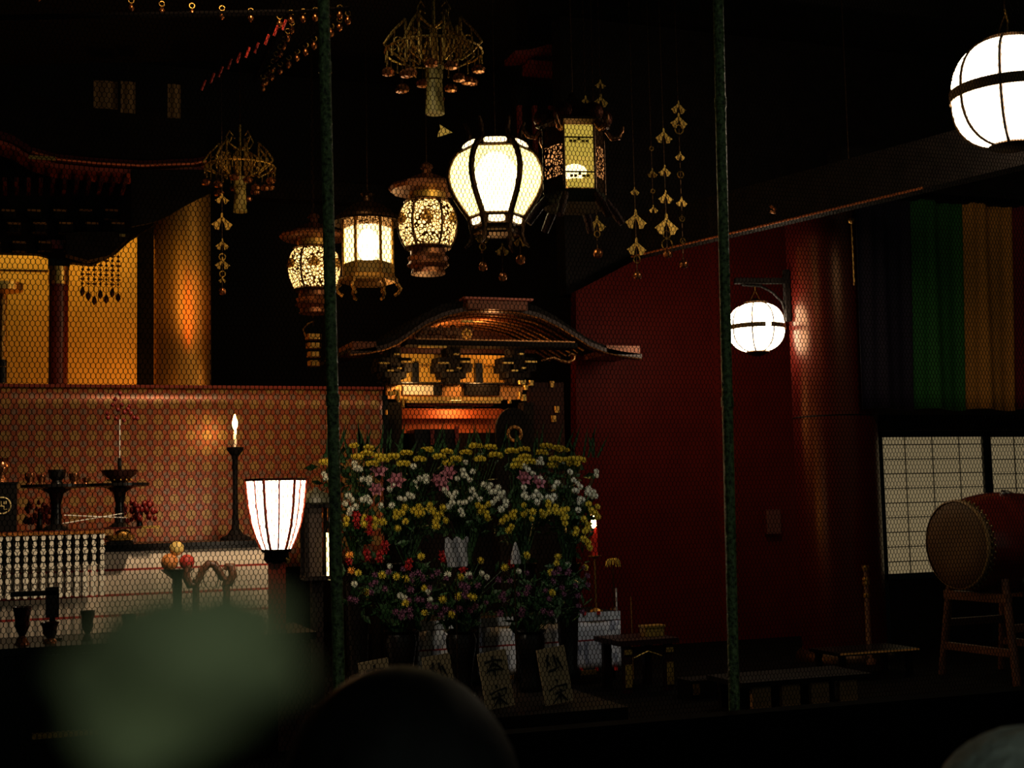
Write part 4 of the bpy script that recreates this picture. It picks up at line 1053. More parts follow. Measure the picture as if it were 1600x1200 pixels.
ME = {'y': petals_mesh('chrysanthemum', 7.0*s9, 3, 12, FC['y'], .5), 'w': petals_mesh('chrysanthemum', 6.3*s9, 3, 11, FC['w'], .5),
      'o': petals_mesh('chrysanthemum', 8*s9, 3, 12, FC['o'], .5), 'p': petals_mesh('lily', 15*s9, 1, 6, FC['p'], .7),
      'r': petals_mesh('gladiolus', 8*s9, 2, 6, FC['r'], .7), 'v': petals_mesh('statice', 6*s9, 2, 7, FC['v'], .6)}
NM = {'y': 'chrysanthemum', 'w': 'chrysanthemum', 'o': 'chrysanthemum', 'p': 'lily', 'r': 'gladiolus_bloom', 'v': 'statice_bloom'}
Ytop = [(556, 697), (575, 700), (558, 714), (573, 709), (594, 713), (600, 718), (581, 724), (614, 713), (635, 708), (656, 717), (666, 703), (630, 724), (698, 706), (687, 713), (711, 717), (700, 724), (728, 707), (744, 697), (766, 699), (750, 717), (774, 711),
        (800, 705), (818, 702), (820, 714), (810, 720), (828, 721), (808, 727), (846, 707), (854, 697), (872, 700), (880, 703), (868, 717), (879, 718), (896, 717), (905, 718), (864, 726), (896, 724), (509, 722)]
Wt = [(556, 731), (562, 733), (577, 748), (566, 749), (608, 765), (646, 729), (655, 748), (648, 762), (666, 752), (625, 779), (638, 774), (644, 776), (694, 766), (714, 748), (723, 736), (739, 737), (734, 750), (727, 723), (712, 770), (738, 766), (742, 774), (750, 780), (756, 757), (766, 758), (778, 762), (786, 770), (786, 778), (768, 769), (776, 780), (718, 786), (706, 786), (727, 785), (790, 790), (783, 796), (723, 804), (540, 787), (550, 781), (566, 781), (578, 784), (595, 790), (548, 796), (555, 792), (509, 747), (612, 790),
      (825, 734), (832, 741), (843, 748), (818, 762), (838, 768), (818, 774), (824, 778), (833, 776), (846, 778), (856, 778), (862, 782), (838, 785), (865, 761), (846, 724), (840, 723), (890, 738), (902, 756), (898, 766), (906, 761), (920, 764), (918, 770), (930, 775), (923, 775), (910, 781), (904, 786), (903, 797), (931, 743)]
Yl = [(618, 800), (618, 808), (632, 794), (646, 798), (654, 792), (652, 804), (664, 798), (672, 790), (676, 798), (692, 794), (688, 804), (696, 814), (680, 815), (634, 815), (590, 815), (598, 816), (584, 812), (570, 808), (570, 814), (621, 826), (541, 811), (746, 790), (754, 794), (764, 788), (760, 802), (762, 810), (790, 810), (802, 808), (804, 800), (818, 790), (820, 798), (832, 800), (846, 800), (830, 811), (856, 786), (858, 800), (868, 792), (870, 800), (880, 798), (884, 808), (880, 812), (886, 796), (799, 823), (920, 788), (924, 798), (933, 792), (930, 802), (912, 812), (918, 820), (914, 830), (900, 828), (912, 842), (918, 848)]
Pk = [(588, 766), (620, 752), (682, 752), (690, 757), (702, 740), (591, 735), (818, 748), (840, 754)]
Rd = [(556, 806), (557, 814), (558, 822), (577, 812), (578, 822), (578, 832), (601, 852), (602, 860), (572, 864), (573, 872), (594, 866), (592, 874), (638, 886), (690, 868), (692, 874), (724, 890), (544, 878), (640, 878)]
Or = [(547, 868), (549, 892), (510, 793), (506, 807)]
Lo = [('w', 553, 913), ('y', 597, 899), ('w', 608, 885), ('y', 620, 901), ('y', 658, 870), ('y', 750, 876), ('w', 760, 902), ('y', 719, 902), ('y', 789, 887), ('y', 822, 868), ('y', 872, 870), ('y', 870, 880), ('w', 887, 883), ('y', 914, 887), ('y', 861, 895), ('w', 625, 931), ('w', 632, 935), ('w', 672, 937), ('y', 740, 934), ('y', 862, 927), ('w', 700, 898), ('w', 732, 899), ('w', 810, 893), ('w', 752, 896), ('r', 798, 882), ('w', 668, 925), ('y', 634, 943)]
heads = [('y', x, y, 0) for x, y in Ytop]
# the flat yellow sprays are groups of several blooms side by side
for i_, (x, y) in enumerate(Ytop): heads += [('y', x+5.5, y+1.0, 0), ('y', x-5.5, y+.8, 0)]
heads += [('w', x, y, 0) for x, y in Wt]+[('y', x, y, 0) for x, y in Yl]+[('y', x+random.uniform(-6, 6), y+random.uniform(4, 8), 0) for x, y in Yl[::2]]
heads += [('w', x+random.uniform(-7, 7), y+random.choice((-6, 6)), 0) for x, y in Wt[::2]]
heads += [('p', x, y, 0) for x, y in Pk]+[('r', x, y, 1 if y > 850 else 0) for x, y in Rd]+[('o', x, y, 0) for x, y in Or]
heads += [(k, x, y, 1) for k, x, y in Lo]
for i in range(95):
    a = random.random()
    heads.append((random.choice('vvvvvvy'), 545+a*375, 895+random.uniform(0, 75)-abs(a-.5)*20, 1))
ups = [(500, 'left'), (598, 'second'), (682, 'middle'), (768, 'fourth'), (856, 'right')]
bouq = {}
def bname(k, x, row):
    if row == 0:
        i = sum(1 for lim in (596, 690, 782, 866) if x > lim); return ('u', i)
    i = sum(1 for lim in (670, 790) if x > lim); return ('l', i)
groups = {}
for hd in heads: groups.setdefault(bname(hd[0], hd[1], hd[3]), []).append(hd)
blab = {('u', 0): 'leftmost tall bouquet of yellow and white chrysanthemums crossed by the left green pole',
        ('u', 1): 'tall bouquet with a pink lily and dense yellow band, second from left',
        ('u', 2): 'tall bouquet of yellow and white chrysanthemums in the middle of the upper row',
        ('u', 3): 'tall bouquet of white and yellow chrysanthemums below the black arched board',
        ('u', 4): 'rightmost tall bouquet, its yellow blooms trailing down towards the red candle',
        ('l', 0): 'low bouquet with red gladiolus blooms, leftmost of the lower row',
        ('l', 1): 'low dark bouquet around the white paper wrap, middle of the lower row',
        ('l', 2): 'low bouquet of yellow and purple blooms above the white cloth on the right'}
vx = {('u', 0): 560, ('u', 1): 640, ('u', 2): 735, ('u', 3): 822, ('u', 4): 890, ('l', 0): 628, ('l', 1): 722, ('l', 2): 830}
ZP = .33
LM = MB()
for key in sorted(groups):
    hs = groups[key]; row = key[0]; Yb = 8.75 if row == 'u' else 8.25
    base = PY(vx[key], 1080, Yb); base.z = ZP
    o = thing('flower_arrangement', blab[key], 'flowers', (base.x, Yb, ZP), group='flower arrangements before the shrine')
    ztop = PY(vx[key], 880 if row == 'u' else 985, Yb).z-ZP
    MB().lathe([(.075, 0), (.085, .03), (.06, .08), (.075, ztop*.5), (.10, ztop*.85), (.085, ztop*.95), (.11, ztop), (.10, ztop), (.07, ztop*.9)], 20).build('vase', BLACK, o, True)
    zmin = min(h[2] for h in hs); zmax = max(h[2] for h in hs); xmin = min(h[1] for h in hs); xmax = max(h[1] for h in hs)
    pts = []
    for (k, x, y, rw) in hs:
        f = (y-690)/170 if row == 'u' else (y-860)/120
        Yh = Yb+.22-.42*min(max(f, 0), 1)+random.uniform(-.03, .03)
        p = PY(x, y, Yh); pts.append(p)
        ho = bpy.data.objects.new(NM[k], ME[k]); COL.objects.link(ho); ho.parent = o; ho.location = p-o.location
        tilt = 1.25 if y > 725 else (.75 if y < 712 else 1.0)
        if k in 'pr': tilt = 1.2
        az = random.uniform(-.5, .5)
        nrm = Vector((math.sin(az)*math.sin(tilt)-.1, -math.cos(az)*math.sin(tilt), math.cos(tilt)))
        ho.rotation_euler = nrm.to_track_quat('Z', 'Y').to_euler(); sc = random.uniform(.85, 1.12); ho.scale = (sc, sc, sc)
    # foliage: many pointed leaves behind the blooms, and stems down to the vase
    mb = MB(); vm = Vector((0, 0, ztop-.05))
    for p in pts:
        pl_ = p-o.location
        mid = pl_*.6+vm*.4+Vector((0, .06, .05)); mb.tube([pl_-Vector((0, -.012, .004)), mid, vm], [.0025, .003, .004], 4, False)
    for i in range(210):
        p = random.choice(pts)-o.location
        f = random.random()**.6
        c_ = p*(.55+.45*f)+vm*(.45-.45*f)+Vector((random.gauss(0, .035), random.uniform(.02, .16), random.gauss(-.01, .035)))
        L_ = random.uniform(.05, .11); w_ = L_*random.uniform(.16, .34); dr = Vector((random.gauss(0, 1), random.gauss(-.3, .6), random.gauss(.3, .8))).normalized()
        sd = dr.cross(Vector((random.gauss(0, 1), random.gauss(0, 1), random.gauss(0, 1)))).normalized(); nm_ = dr.cross(sd)
        mb.add([c_, c_+dr*L_*.5+sd*w_, c_+dr*L_, c_+dr*L_*.5-sd*w_, c_+dr*L_*.5+nm_*w_*.35], [(0, 1, 4), (1, 2, 4), (2, 3, 4), (3, 0, 4), (0, 3, 2, 1)])
    if row == 'u':
        for i in range(9 if key[1] != 0 else 22):
            x = random.uniform(xmin, xmax); b0 = PY(x, 715, Yb+.2)-o.location
            tip = PY(x+random.uniform(-22, 22), random.uniform(655, 690), Yb+.2)-o.location
            w_ = random.uniform(.006, .012); sd = Vector((w_, 0, 0))
            mb.add([b0-sd, b0+sd, (b0+tip)/2+sd*1.1, tip, (b0+tip)/2-sd*1.1, (b0+tip)/2+Vector((0, .006, 0))], [(0, 1, 5), (1, 2, 5), (2, 3, 5), (3, 4, 5), (4, 0, 5), (0, 4, 3, 2, 1)])
    fo = mb.build('foliage', LEAF, o); fo['kind'] = 'stuff'
for dta in set(ME.values()): pass

# white paper wraps among the flowers
PWR = mat('bluish_white_paper', (.36, .36, .40), .8)
def paper(px, py, w_, h_, label, cone=False):
    p = PY(px, py+h_/2, 7.98); s = 8.35/FPX
    if cone:
        mb = MB().lathe([(w_*.5*s, 0), (w_*.42*s, h_*.4*s), (w_*.12*s, h_*.95*s), (.002, h_*s)], 8)
    else:
        mb = MB().grid(lambda u, v: ((u-.5)*w_*s*(.85+.25*v)+.004*math.sin(v*9), .012*math.sin(u*11+v*3), v*h_*s+.012*math.sin(u*15)*v), 14, 8)
    o = mb.build('paper_wrap', PWR, loc=p)
    if not cone: thicken(o, .003)
    MB().tube([(0, .02, .02), (0, .03, -p.z+ZP)], .004, 6).build('stick', BRONZE, o)
    return tag(o, label, 'paper', 'white paper wraps among the flowers')
paper(714, 864, 36, 44, 'square white paper wrap in the middle of the lower bouquets')
paper(806, 864, 18, 34, 'pointed white paper cone between the lower bouquets', True)

# low plinth, placards
a = PY(590, 1100, 7.5); b_ = PY(965, 1100, 7.5)
o = MB().box(((a.x+b_.x)/2, 8.1, (FLOOR+ZP)/2), (b_.x-a.x, 1.5, ZP-FLOOR)).build('low_plinth', BLACKM); tag(o, 'long low dark plinth carrying vases and name boards', 'plinth')
INK = mat('brush_ink', (.010, .010, .010), .7)
PLM = mat('cream_name_board', (.50, .38, .22), .7, noise=(20, .15))
def placard(x0_, x1_, yt, lab, strokes):
    Yp = 7.62; a = PY(x0_, yt, Yp); b = PY(x1_, yt, Yp); w_ = b.x-a.x
    H_ = a.z-ZP; lean = .075
    o = thing('name_board', lab, 'sign', ((a.x+b.x)/2+.06, Yp, ZP), group='cream name boards before the flowers')
    o.rotation_euler = (-lean, -.13, 0)
    MB().box((0, 0, H_/2+.01), (w_, .016, H_), bev=.003).build('board', PLM, o)
    mb = MB()
    for st in strokes:
        mb.tube([(x*w_*.5, -.0085, H_*z) for x, z in st], [.004+.004*((i+1) % 2) for i in range(len(st))], 5)
    mb.build('brush_writing', INK, o)
    MB().tube([(0, .01, H_*.8), (0, .10, .0)], .006, 6).build('prop', BLACKM, o)
    return o
stA = [[(-.6, .86), (.1, .88), (.6, .85)], [(0, .95), (-.05, .76)], [(-.1, .82), (-.6, .66)], [(.05, .82), (.6, .68)], [(-.5, .72), (.5, .70)], [(0, .74), (0, .58)],
       [(-.1, .44), (0, .38)], [(-.6, .30), (0, .34), (.6, .36), (.5, .26)], [(-.5, .22), (.4, .24)], [(.05, .30), (0, .06)], [(0, .2), (-.5, .06)], [(.05, .2), (.5, .06)]]
stB = [[(-.5, .84), (-.2, .72)], [(.1, .90), (.2, .66), (.0, .62)], [(-.3, .92), (-.5, .66)], [(.3, .84), (.6, .62)], [(-.4, .62), (.3, .66)],
       [(0, .46), (.1, .40)], [(-.6, .28), (-.1, .34), (.7, .34), (.6, .26)], [(-.2, .22), (.5, .24)], [(.2, .28), (.1, .04)], [(.1, .18), (-.5, .04)], [(.2, .18), (.6, .05)]]
placard(556, 603, 1036, 'leftmost cream name board, mostly in the dark', stA)
placard(656, 700, 1028, 'second cream name board from the left, fading into the dark', stB)
placard(743, 788, 1022, 'third cream name board, left of the gap before the white cloth', stA)
placard(836, 880, 1016, 'rightmost cream name board with brush writing', stB)

# white cloth table right
YR = 9.0
a = PY(620, 960, YR); b_ = PY(967, 953, YR); zt3 = PY(930, 957, YR).z; zb3 = PY(930, 1046, YR).z
o = thing('offering_table', 'small offering table with white crane-blue cloth, red line and red tassels', 'table', (a.x, YR, FLOOR))
W4 = b_.x-a.x; H4 = zt3-FLOOR
MB().box((W4/2, .25, H4-.012), (W4-.01, .5, .024)).build('tabletop', BLACKM, o)
zr = PY(940, 999, YR).z-FLOOR
CL2 = striped('white_blue_cloth', (.74, .74, .78), (.45, .05, .05), [zr], .006, (.30, .31, .38))
cl = MB().grid(lambda u, v: (u*W4, -.012+.006*math.sin(u*30), zb3-FLOOR+v*(H4-zb3+FLOOR-.062)), 60, 5).build('cloth_drop', CL2, o, True); thicken(cl, .004)
cl = MB().grid(lambda u, v: (u*W4, -.02, H4-.055+v*.06), 40, 2).build('cloth_band', mat('white_cloth_band', (.78, .78, .80), .8), o); thicken(cl, .004)
for px, py in ((911, 958), (933, 957), (960, 1044), (930, 1045), (906, 1046)):
    v = PY(px, py, YR)-o.location; MB().box((v.x, -.028, v.z), (.025, .012, .025), bev=.006).build('red_tassel', REDWAX, o)
for q_ in (.05, W4-.05):
    for yy in (.06, .44): MB().box((q_, yy, (H4-.02)/2), (.05, .05, H4-.02)).build('leg', BLACKM, o)
zf = PY(860, 1046, YR-.1).z
MB().box((W4*.62, -.05, zb3-FLOOR-.01), (W4*.5, .02, .03)).build('gilt_rail', GOLDD, o)

# red candle on stand right of the flowers
YCn = 8.95; p = PY(933, 870, YCn); s10 = 9.65/FPX
o = thing('candlestick', 'short brass candlestick with long thin leg holding the red candle', 'candlestick', (PY(940, 955, YCn).x, YCn+.1, zt3))
hh = p.z-zt3; dx = 0
MB().lathe([(.05, 0), (.045, .012), (.008, .03), (.007, hh-.02), (.02, hh-.01), (.05, hh), (.05, hh+.006)], 16).build('stand', GOLDD, o, True)
px_ = o.location
o = thing('candle', 'burning red candle right of the flowers', 'candle', (px_.x, px_.y, p.z+.006))
MB().lathe([(5.0*s10, 0), (5.4*s10, 20*s10), (5.8*s10, 40*s10), (4.6*s10, 43*s10)], 14).build('wax', REDWAX, o, True)
MB().lathe([(.5*s10, 42*s10), (3.8*s10, 47*s10), (4.4*s10, 52*s10), (2.4*s10, 59*s10), (.3*s10, 65*s10)], 12).build('flame', FLAME, o, True)
light('red_candle_light', 'POINT', (px_.x, px_.y-.03, p.z+.006+56*s10), .6, (1, .4, .1), .02)
p = PY(962, 880, 9.1)
o = thing('gilt_leaf_ornament', 'drooping gilt leaf ornament right of the red candle', 'ornament', (p.x, 9.15, zt3))
hz = p.z-zt3; mb = MB()
for k in range(7):
    a = -1.2+k*.4; mb.tube([(0, 0, hz+.02), (.05*math.sin(a), 0, hz+.035*math.cos(a)), (.065*math.sin(a), 0, hz-.03)], [.004, .011, .003], 6)
mb.build('leaves', mat('yellow_gilt_leaf', (.62, .45, .08), .5, .3), o, True)
MB().tube([(0, 0, 0), (0, 0, hz+.02)], .005, 6).build('stem', BRONZE, o); MB().lathe([(.035, 0), (.03, .01), (.006, .02)], 12).build('foot', BRONZE, o)
for (px, y0_, y1_, lab) in ((965, 918, 956, 'upright white incense stick at the right corner of the offering table'), (977, 932, 985, 'thin upright stick just beyond the offering table corner')):
    a = PY(px, y1_, 9.08); b2 = PY(px, y0_, 9.08); zz0 = zt3 if px == 965 else FLOOR
    xx_ = min(a.x, 99)
    o = MB().tube([(0, 0, 0), (0, 0, b2.z-zz0)], .006 if px == 965 else .004, 8).build('incense_stick', WAX if px == 965 else GOLDD, loc=(a.x-(.03 if px == 965 else -.03), 9.03, zz0)); tag(o, lab, 'incense stick', 'upright sticks by the offering table')

# standing wooden lantern with lit panel, left of the left pole
YL = 8.5; p = PY(497, 900, YL); s11 = 8.6/FPX
o = thing('standing_lantern', 'dark wooden standing lantern with domed roof and narrow lit panel by the left green pole', 'lantern', (PY(494, 840, YL).x, YL, FLOOR))
z0 = PY(494, 905, YL).z-FLOOR; z1 = PY(494, 788, YL).z-FLOOR
MB().box((0, 0, z0/2), (.07, .07, z0)).build('post', BLACKM, o)
MB().box((0, 0, .03), (.26, .26, .06), bev=.03).build('foot', BLACKM, o)
mb = MB()
for sx in (-1, 1):
    for sy in (-1, 1): mb.box((sx*.075, sy*.075, (z0+z1)/2), (.022, .022, z1-z0))
mb.box((0, 0, z0+.01), (.18, .18, .025)); mb.box((0, 0, z1-.01), (.18, .18, .025)); mb.build('frame', BLACKM, o)
MB().lathe([(26*s11, z1), (28*s11, z1+.01), (26*s11, z1+.03), (18*s11, z1+.07), (6*s11, z1+.09), (3*s11, z1+.11)], 20).build('roof', mat('dark_green_brown_roof', (.03, .03, .015), .5), o, True)
MB().box((-.02, 0, (z0+z1)/2), (.09, .12, z1-z0-.04)).build('side_panel', mat('brown_paper_panel', (.030, .014, .007), .6), o)
xl_ = PY(514, 860, YL-.075).x-o.location.x
zp0 = PY(515, 905, YL).z-FLOOR; zp1 = PY(514, 832, YL).z-FLOOR
MB().box((xl_, -.07, (zp0+zp1)/2), (.026, .02, zp1-zp0)).build('lit_panel', emit('narrow_lit_panel', (1, .72, .26), 5), o)

# ------------------------------------------------------------------ right side: red wall, pillar, shoji, banners, drum
YRW = 10.95
MB_ = MB(); pw = [PY(x, y, YRW) for x, y in ((900, 455), (990, 408), (1120, 372), (1330, 318), (1330, 1075), (900, 1075))]  # upper left edge cut away to put the roof's shade into the shape
MB_.prism([(v.x, v.z) for v in pw][::-1], .12, YRW); o = MB_.build('wall_red', mat('red_painted_wall', (.092, .007, .004), .5, spec=.05, noise=(4, .12)))
struct(o, 'red painted wall beside the shrine', 'wall')
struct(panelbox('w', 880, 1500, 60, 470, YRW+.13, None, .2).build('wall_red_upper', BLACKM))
o = thing('red_pillar', 'thick dark red pillar lit by the smaller round lantern', 'pillar', (PILC.x, PILC.y, FLOOR))
pm = mat('glossy_red_pillar', (.066, .005, .0035), .30, noise=(5, .12)); pm.node_tree.nodes['Principled BSDF'].inputs['Specular Tint'].default_value = (1, .60, .34, 1)
MB().lathe([(PILR, 0), (PILR, 3.75)], 56).build('shaft', pm, o, True)
zj = PY(1302, 648, 8.93).z-FLOOR
MB().lathe([(PILR*1.0, zj-.006), (PILR*1.012, zj), (PILR*1.0, zj+.006)], 56, cap=False).build('band', BLACKM, o, True)
MB().lathe([(PILR+.05, 0), (PILR+.05, .05), (PILR+.005, .09)], 56).build('base_ring', BRONZE, o, True)
# wall-mounted little box
a = PY(1208, 815, YRW-.05)
o = MB().box((0, 0, 0), (.15, .07, .22), bev=.008).build('wall_box', mat('dark_red_box', (.10, .012, .008), .4), loc=(a.x, YRW-.036, a.z)); tag(o, 'small dark red box on the red wall under the wall lantern', 'box')
# beam with gilt edge
zbm = 3.62
b0 = PZ(985, 399, zbm); b1 = PZ(1440, 291, zbm); v = b1-b0
o = thing('gilt_edged_beam', 'dark red beam with thin gilt lower edge slanting up to the right', 'beam', b0)
L_ = v.length; ang = math.atan2(v.y, v.x)
o.rotation_euler = (0, 0, ang)
MB().box((L_/2, .09, .16), (L_, .14, .34)).build('beam', BLACKM, o)
bx2 = PZ(1660, 240.5, zbm)-b0; MB().box((L_+(bx2.length-L_)/2, .09, .16), (bx2.length-L_, .14, .34)).build('beam_end', BLACKM, o)
gz = MB().tube([(0, .012, -.01), (L_, .012, -.01)], .009, 6).build('gilt_edge', mat('dull_copper_edge', (.42, .12, .035), .5, .6), o)
p = PY(1206, 326, 9.0)
hk = PZ(1206, 338, zbm)
o = MB().tube([(0, 0, 0), (.02, -.03, -.03), (.0, -.05, -.06), (-.03, -.04, -.05)], .010, 8).build('beam_hook', mat('copper_hook', (.6, .2, .06), .3, .8), loc=P(1204, 322, (hk-CAM).dot(fwd)-.12), smooth=True); tag(o, 'small copper hook on the dark beam above the wall lantern', 'hook')
# hooks and rods under it
p = PY(1330, 360, 8.9)
o = thing('hanging_rod', 'thin metal rod with round fitting hanging before the dark red pillar', 'rod', (PY(1333, 400, 8.66).x, 8.66, PY(1334, 446, 8.66).z))
hz = PY(1330, 345, 8.66).z-o.location.z
MB().tube([(0, 0, 0), (0, 0, hz)], .006, 6).build('rod', GOLDD, o); MB().ball((0, 0, hz), .025, 12, 8).build('round_fitting', GOLDD, o, True)
MB().tube([(0, 0, hz), (0, 0, CEIL-o.location.z)], .004, 6).build('cord', BRONZE, o)

# five-colour curtain
YCU = 8.85
o = thing('striped_curtain', 'five-colour temple curtain of purple, green, ochre and red panels, right', 'curtain', (PY(1340, 500, YCU).x, YCU, PY(1500, 640, YCU).z))
def strip_cl(x0_, x1_, m_):
    a0_ = PY(x0_-2, 345, YCU).x-o.location.x; a1_ = PY(x0_+5, 643, YCU).x-o.location.x; c0_ = PY(x1_-2, 345, YCU).x-o.location.x; c1_ = PY(x1_+5, 643, YCU).x-o.location.x
    ztop_ = PY(1500, 318, YCU).z-o.location.z
    def fn(u, v):
        xl_ = a1_+(a0_-a1_)*v; xr_ = c1_+(c0_-c1_)*v
        return (xl_+(xr_-xl_)*u, .022*math.sin(u*9.5+v*1.5)+.012*math.sin(u*23), .01*math.sin(u*5)+v*ztop_)
    g = MB().grid(fn, 26, 10).build('cloth_panel', m_, o, True); thicken(g, .004)
strip_cl(1343, 1421.5, mat('purple_cloth', (.012, .005, .022), .8)); strip_cl(1422, 1502.5, mat('green_cloth', (.026, .15, .020), .8))
strip_cl(1503, 1579.5, mat('ochre_cloth', (.80, .31, .04), .8)); strip_cl(1580, 1662, mat('red_cloth', (.26, .008, .012), .8))
ztp = PY(1500, 318, YCU).z-o.location.z
w_ = PY(1670, 400, YCU).x-o.location.x
MB().tube([(-.02, 0, ztp+.01), (w_, 0, ztp+.01)], .014, 8).build('curtain_rod', BLACK, o)
# upper beam above curtain and lintel above the shoji
o = MB().box((0, 0, 0), (2.4, .2, .34)).build('curtain_beam', BLACKM, loc=(PY(1500, 300, 9.1).x, 9.12, PY(1500, 300, 9.1).z+.12)); tag(o, 'dark red beam the striped curtain hangs from', 'beam')
YSJ = 9.7
o = panelbox('b', 1345, 1700, 648, 672, YSJ-.1, None, .2).build('door_lintel', BLACKM); tag(o, 'dark lintel beam over the paper screens', 'beam')
SJP = mat('shoji_paper', (.62, .54, .38), .9, noise=(3, .06), emis=((.66, .50, .26), .24))  # weak warm emission, a glow put into the paper in place of light
SJF = mat('dark_blue_black_frame', (.012, .018, .022), .35)
def shoji(x0_, x1_, lab):
    pa = PY(x0_, 790, YSJ); pb = PY(x1_, 790, YSJ); ztp = PY((x0_+x1_)/2, 672, YSJ).z; zb_ = PY((x0_+x1_)/2, 898, YSJ).z
    o = thing('shoji_screen', lab, 'screen', (pa.x, YSJ, FLOOR), group='paper shoji screens')
    w_ = pb.x-pa.x; h0 = zb_-FLOOR; h1 = ztp-FLOOR
    MB().box((w_/2, .02, (h0+h1)/2), (w_-.02, .008, h1-h0-.01)).build('paper', SJP, o)
    mb = MB(); fw = .042
    for xx in (fw/2, w_-fw/2): mb.box((xx, .01, h1/2), (fw, .04, h1))
    mb.box((w_/2, .01, h1-.03), (w_, .04, .06)); mb.box((w_/2, .01, h0), (w_, .04, .05)); mb.build('frame', SJF, o)
    MB().box((w_/2, .01, h0/2), (w_-.06, .02, h0)).build('lower_panel', BLACKM, o)
    mb = MB(); n = 10
    for i in range(1, n): mb.box((w_/2, .012, h0+(h1-h0)*i/n), (w_-.06, .008, .008))
    for i in range(1, 4): mb.box((w_*i/4, .012, (h0+h1)/2), (.007, .008, h1-h0))
    mb.build('lattice', mat('grey_lattice', (.16, .15, .13), .6), o)
shoji(1376, 1546, 'left paper screen behind the drum head'); shoji(1546.5, 1720, 'right paper screen cut by the picture edge, above the drum body')
o = panelbox('w', 1335, 1378, 672, 1060, YSJ, None, .1).build('wall_right_bay', BLACKM); struct(o)
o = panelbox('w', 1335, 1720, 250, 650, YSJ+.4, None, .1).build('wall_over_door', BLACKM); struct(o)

# drum
dd = 9.3; hc = P(1495, 851, dd); s12 = dd/FPX; RD = 66*s12
nrm = (-fwd*.68-RT*.73); nrm.z = 0; nrm.normalize()
ax = Vector((math.sin(math.radians(86)), math.cos(math.radians(86)), 0)); Ld = .82
o = thing('taiko_drum', 'big barrel drum with red lacquered body and brown skin head on a wooden stand', 'drum', (hc.x, hc.y, hc.z))
prof = [(RD*1.0, 0), (RD*1.10, Ld*.14), (RD*1.19, Ld*.3), (RD*1.22, Ld*.5), (RD*1.19, Ld*.7), (RD*1.10, Ld*.86), (RD, Ld)]
MB().lathe(prof, 40, axis=ax).build('body', mat('red_brown_drum_lacquer', (.17, .020, .012), .18, noise=(6, .3)), o, True)
SK = mat('drum_skin', (.10, .048, .018), .6, noise=(4, .15))
for z_, sg in ((0, -1), (Ld, 1)):
    MB().lathe([(RD*1.03, z_-sg*.055), (RD*1.02, z_), (RD*.97, z_+sg*.012), (RD*.5, z_+sg*.014), (.001, z_+sg*.014)] if sg > 0 else [(.001, z_-.014), (RD*.5, z_-.014), (RD*.97, z_-.012), (RD*1.02, z_), (RD*1.045, z_+.055)], 40, axis=ax).build('drum_head', SK, o, True)
MB().lathe([(RD*1.02, -.012), (RD*1.055, -.006), (RD*1.06, .012), (RD*1.04, .016)], 48, axis=ax, cap=False).build('hide_rim', mat('pale_hide_rim', (.34, .20, .08), .6), o, True)
M3 = Vector((0, 0, 1)).rotation_difference(ax).to_matrix()
TK = mat('brass_tack', (.55, .40, .16), .35, .8)
for zz_ in (.03, .055):
    for k in range(44):
        mb = MB()
        a = k*2*PI/44+(PI/44 if zz_ in (.055, Ld-.055) else 0); rr = RD*1.05; mb.ball(M3 @ Vector((rr*math.cos(a), rr*math.sin(a), zz_)), .0085, 6, 4)
        mb.build('tack', TK, o, True)
for k in range(6):
    a = k*PI/3+.35; v = M3 @ Vector((RD*1.225*math.cos(a), RD*1.225*math.sin(a), Ld*.42)); 
    mb = MB(); mb.ball(v, .022, 10, 6); nn = (M3 @ Vector((math.cos(a), math.sin(a), 0))); tt = ax.cross(nn)
    mb.tube([v+nn*.012+(tt*math.cos(j*PI/8)+ax*math.sin(j*PI/8))*.035+ax*.03 for j in range(17)], .005, 6); mb.build('ring_handle', mat('steel_ring', (.5, .48, .45), .25, .9), o, True)
# stand
st = thing('drum_stand', 'wooden trestle stand under the barrel drum', 'stand', (hc.x+ax.x*Ld*.5, hc.y+ax.y*Ld*.5, FLOOR), rz=math.atan2(ax.y, ax.x))
WDS = mat('brown_stand_wood', (.15, .055, .025), .45, noise=(20, .3))
hcz = hc.z-FLOOR-RD*1.14
for sx in (-1, 1):
    for sy in (-1, 1): MB().tube([(sx*Ld*.34, sy*.36, 0), (sx*Ld*.30, sy*.26, hcz+.10)], .028, 8).build('leg', WDS, st, True)
    MB().box((sx*Ld*.31, 0, hcz-.03), (.06, .60, .06)).build('cross_bar', WDS, st); MB().box((sx*Ld*.33, 0, hcz*.35), (.04, .62, .05)).build('lower_bar', WDS, st)
for sy in (-1, 1): MB().box((0, sy*.30, hcz*.62), (Ld*.66, .04, .05)).build('side_bar', WDS, st)

# black stand with gilt edge in front of the pillar, and slim post
YE = 8.2; a = PY(1312, 1021, YE); b_ = PY(1436, 1028, YE)
zt4 = a.z
o = thing('low_black_table', 'low black table with thin gilt front edge before the dark red pillar', 'table', (a.x, YE, FLOOR))
w_ = b_.x-a.x; h_ = zt4-FLOOR
MB().box((w_/2, .2, h_-.012), (w_, .4, .024)).build('tabletop', BLACK, o); MB().box((w_/2, -.004, h_-.008), (w_, .01, .012)).build('gilt_edge', mat('bright_gilt_edge', (.95, .46, .12), .4, .1), o)
for q_ in (.05, w_-.05):
    for yy in (.05, .35): MB().box((q_, yy, h_/2-.012), (.04, .04, h_-.024)).build('leg', BLACK, o)
p = PY(1378, 1062, 8.75); 
o = thing('slim_gilt_post', 'slim dark post with gilt rings standing left of the paper screen', 'post', (p.x, 8.9, FLOOR))
hz = PY(1378, 884, 8.9).z-FLOOR
MB().lathe([(.05, 0), (.05, .03), (.022, .06), (.020, hz-.02)], 16).build('shaft', mat('orange_brown_post', (.22, .08, .03), .35), o, True)
